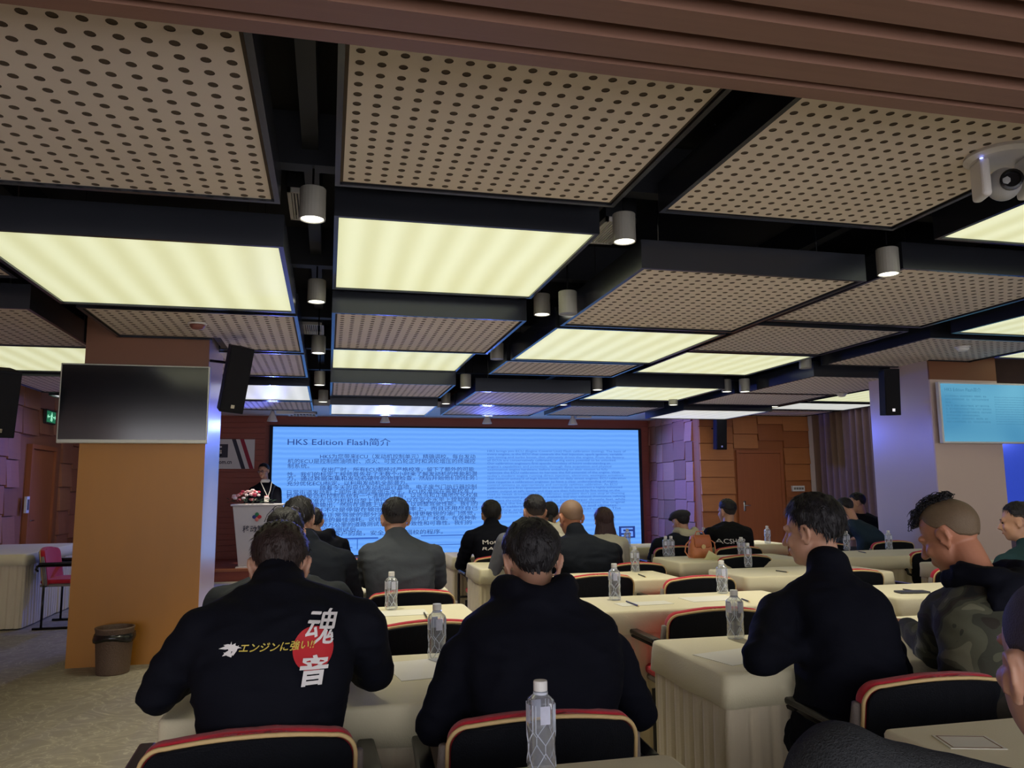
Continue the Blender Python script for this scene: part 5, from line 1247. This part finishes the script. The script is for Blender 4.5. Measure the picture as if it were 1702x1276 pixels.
# 7 -- farther man in black beside the screen edge
hd = P(521, 868, 7.3)
person('man in a black hooded jacket partly hidden behind the spiky-haired man', hd, pitch=-.15, neck=P(532, 890, 7.25), jacket=M_JHOOD, pelvis=(P(540, 892, 7.2).x, 7.15, .53), sw=.19, hood='same', hair=short(M_HAIR, 100, 7), seed=7, vox=.016)
# 8 -- grey blazer
hd = P(657, 864, 5.0)
person('broad-shouldered man in a grey blazer with neatly cut black hair, in front of the screen', hd, pitch=-.12, yaw=.05, neck=P(660, 898, 4.92), jacket=M_JGREY, pelvis=(P(668, 900, 4.85).x, 4.86, .53), sh=(P(615, 914, 4.9), P(720, 915, 4.9)), elb=(P(610, 962, 4.95), P(728, 965, 4.95)), hunch=.05, girth=1.15,
    hair=two(350, 8, slen=.03), seed=8, vox=.012, collar=.2, k=1.06)
# 9 -- sponsor jacket
hd = P(816, 857, 7.15)
e9, j9, h9, T9 = person('person with short black hair in a black jacket with white and outlined sponsor lettering', hd, pitch=-.1, neck=P(818, 876, 7.05), jacket=M_JHOOD, pelvis=(P(822, 890, 7.0).x, 6.97, .53), sw=.2, hair=short(M_HAIR, 200, 9, t=.02, back=-48), seed=9, vox=.016, collar=.5, k=1.05)
def cast_on(o, jo, e, T, dist=.8, off_=.006):
    for v in o.data.vertices: v.co.y -= dist
    return decal(jo, o, '', None, e, T, off_)
cast_on(print_text("Moty's", 805, 842, 907.5, 9.5, 6.8, M_PW, bold=.0, maxlen=.03), j9, e9, T9)
cast_on(print_text('RAYS', 804, 838, 915, 5, 6.8, M_PW, 'outlined_lettering', bold=-.0, shear=.3, maxlen=.03), j9, e9, T9)
# 10 -- man behind the black hoodie's head
hd = P(888, 852, 6.3)
person('man in a grey sweater with a receding neckline, just above the black hoodie man', hd, pitch=-.1, yaw=.1, neck=P(878, 880, 6.1), jacket=M_JSW, pelvis=(P(876, 880, 6.0).x, 5.98, .53), sw=.19, hair=two(150, 10), seed=10, vox=.016, k=1.12)
# 11 -- ponytail
hd = P(914, 857, 7.2)
person('woman with a black ponytail in a cream top, between two seated men', hd, pitch=-.1, yaw=-.2, neck=P(918, 876, 7.12), jacket=M_JCREAM, pelvis=(P(918, 880, 7.0).x, 6.98, .53), sw=.16, hair=pony, seed=11, vox=.016, hood='sep', hoodmat=M_JCREAM)
# 12 -- shaven head
hd = P(949, 862, 6.1)
person('shaven-headed man in a black jacket before the right half of the screen', hd, pitch=-.3, yaw=.15, neck=P(960, 892, 6.0), jacket=M_JDARK, pelvis=(P(980, 920, 5.98).x, 5.98, .53), sh=(P(926, 912, 5.98), P(1018, 910, 5.98)), girth=1.25, hunch=.06,
    hair=short(M_SHAVE, 0, 12, t=.003, amp=.0005, front=60, name='shaven_scalp'), seed=12, vox=.014, collar=.5, k=1.2, skin=M_SKIN2)
# 13 -- long-haired woman
hd = P(1003, 867, 7.4)
person('woman with long straight brown hair and a cream top right of the shaven-headed man', hd, pitch=-.1, neck=P(1006, 889, 7.35), jacket=M_JCREAM, pelvis=(P(1008, 890, 7.3).x, 7.35, .53), sw=.17, hair=longhair(M_HAIRL, .34, 1.1, 13), seed=13, vox=.016, k=1.05)
# 14 -- beret
hd = P(1131, 868, 7.6)
person('person in a dark grey beret with a cream hood, by the blue-lit wall', hd, pitch=-.2, yaw=.3, neck=P(1139, 887, 7.55), jacket=M_JDARK, pelvis=(P(1130, 900, 7.5).x, 7.45, .53), sw=.21, sh=(P(1095, 900, 7.5), P(1166, 897, 7.5)), hair=beret, hood='sep', hoodmat=M_HCREAM, hood_low=-.01, seed=14, vox=.015, girth=1.15)
# 15 -- white lettering T-shirt
hd = P(1208, 851, 7.6)
e15, j15, h15, T15 = person('man in a black T-shirt with white block lettering, before the far brown door', hd, pitch=-.05, yaw=.25, neck=P(1210, 872, 7.5), jacket=M_SHIRTB, pelvis=(P(1212, 890, 7.5).x, 7.36, .53), sw=.2, hair=two(120, 15, M_TWO), seed=15, vox=.014, k=1.05, girth=1.08)
cast_on(print_text('ACSHOP', 1200, 1240, 904, 8, 7.25, M_PW, bold=.0, maxlen=.03), j15, e15, T15)
# 16, 17 -- two people in front of the curtain
hd = P(1405, 846, 7.9)
person('man in a teal jacket bent forward in front of the brown curtain', hd, pitch=-.55, yaw=.5, neck=P(1421, 866, 7.8), jacket=M_JTEAL, pelvis=(P(1446, 890, 7.7).x, 7.65, .53), sh=(P(1405, 880, 7.85), P(1452, 884, 7.7)), hunch=.09, hair=short(M_HAIR, 150, 16, t=.01), seed=16, vox=.016, girth=1.1)
hd = P(1424, 836, 8.7)
person('person in a black jacket behind the teal jacket, face turned left', hd, pitch=-.2, yaw=1.0, neck=P(1434, 856, 8.7), jacket=M_JHOOD, pelvis=(P(1450, 880, 8.7).x, 8.6, .53), sw=.19, hair=short(M_HAIR, 150, 17), seed=17, vox=.018, face=True)
# 18 -- right edge
hd = P(1692, 868, 4.4)
person('man with cropped hair in a dark green top, cut by the right edge', hd, pitch=-.1, yaw=.75, neck=P(1712, 912, 4.35), jacket=cloth('top_dark_green', (28, 50, 54)), pelvis=(P(1725, 930, 4.3).x, 4.2, .53), sw=.2, hair=two(250, 18, t=.012), seed=18, vox=.014, k=1.05, face=True, collar=.2)
# 19 -- foreground right: fleece shoulder, neck, jaw and ear
hd = P(1778, 1118, .96)
person('foreground man in a fuzzy dark grey fleece, only ear, jaw and shoulder in view', hd, pitch=.05, yaw=-.24, roll=0, neck=P(1810, 1375, .93), jacket=M_FLEECE, pelvis=(P(1780, 1270, .9).x + .05, .78, .53), sh=(P(1398, 1250, .94), P(2050, 1400, .9)), elb=(P(1335, 1400, 1.0), P(2100, 1500, 1.0)), wr=(P(1400, 1480, 1.2), P(1900, 1500, 1.15)),
    hair=short(M_TWO, 0, 19, t=.006, amp=.001), seed=19, vox=.009, fold=.004, collar=.3, k=1.1, girth=1.0, face=False)
# 20 -- presenter
hd = P(438, 783, 13.8); pe = Vector((hd.x + .02, 13.78, .18 + .86))
e20, j20, h20, T20 = person('presenter in a black jacket and white collar with a lanyard, standing behind the white lectern', hd, pitch=-.12, yaw=2.75, neck=P(441, 802, 13.82), jacket=M_JNAVY, pelvis=tuple(pe), sh=(P(467, 812, 13.8) + Vector((-.06, 0, 0)), P(421, 812, 13.8)), tyaw=PI - .3, standing=True,
    elb=None, hair=short(M_HAIR, 300, 20, t=.016), seed=20, vox=.011, fold=.003, face=True, glasses=(.104, .004, 0), hunch=.0, sw=.2)
ft = Vector((math.sin(.3) * -1 * -1, -math.cos(.3), 0))
MB().cap((P(441, 799, 13.8) + Vector((-.04, -.05, 0))) , (P(441, 799, 13.8) + Vector((.05, -.05, 0))), .03, .03).build('shirt_collar', M_WHITE, e20, True, T20)
ln = MB().tube([P(433, 800, 13.62), P(440, 815, 13.60), P(445, 826, 13.6)], .006, 6).tube([P(452, 800, 13.62), P(449, 815, 13.6), P(445, 826, 13.6)], .006, 6).build('lanyard', M_PAPER, e20, False, T20)
q = P(443, 829, 13.58); MB().box(q.x - .035, q.x + .035, q.y - .004, q.y + .004, q.z - .05, q.z + .05).build('name_badge', M_PAPER, e20, False, T20)
for o in bpy.data.objects:
    if '_j' in o: del o['_j']
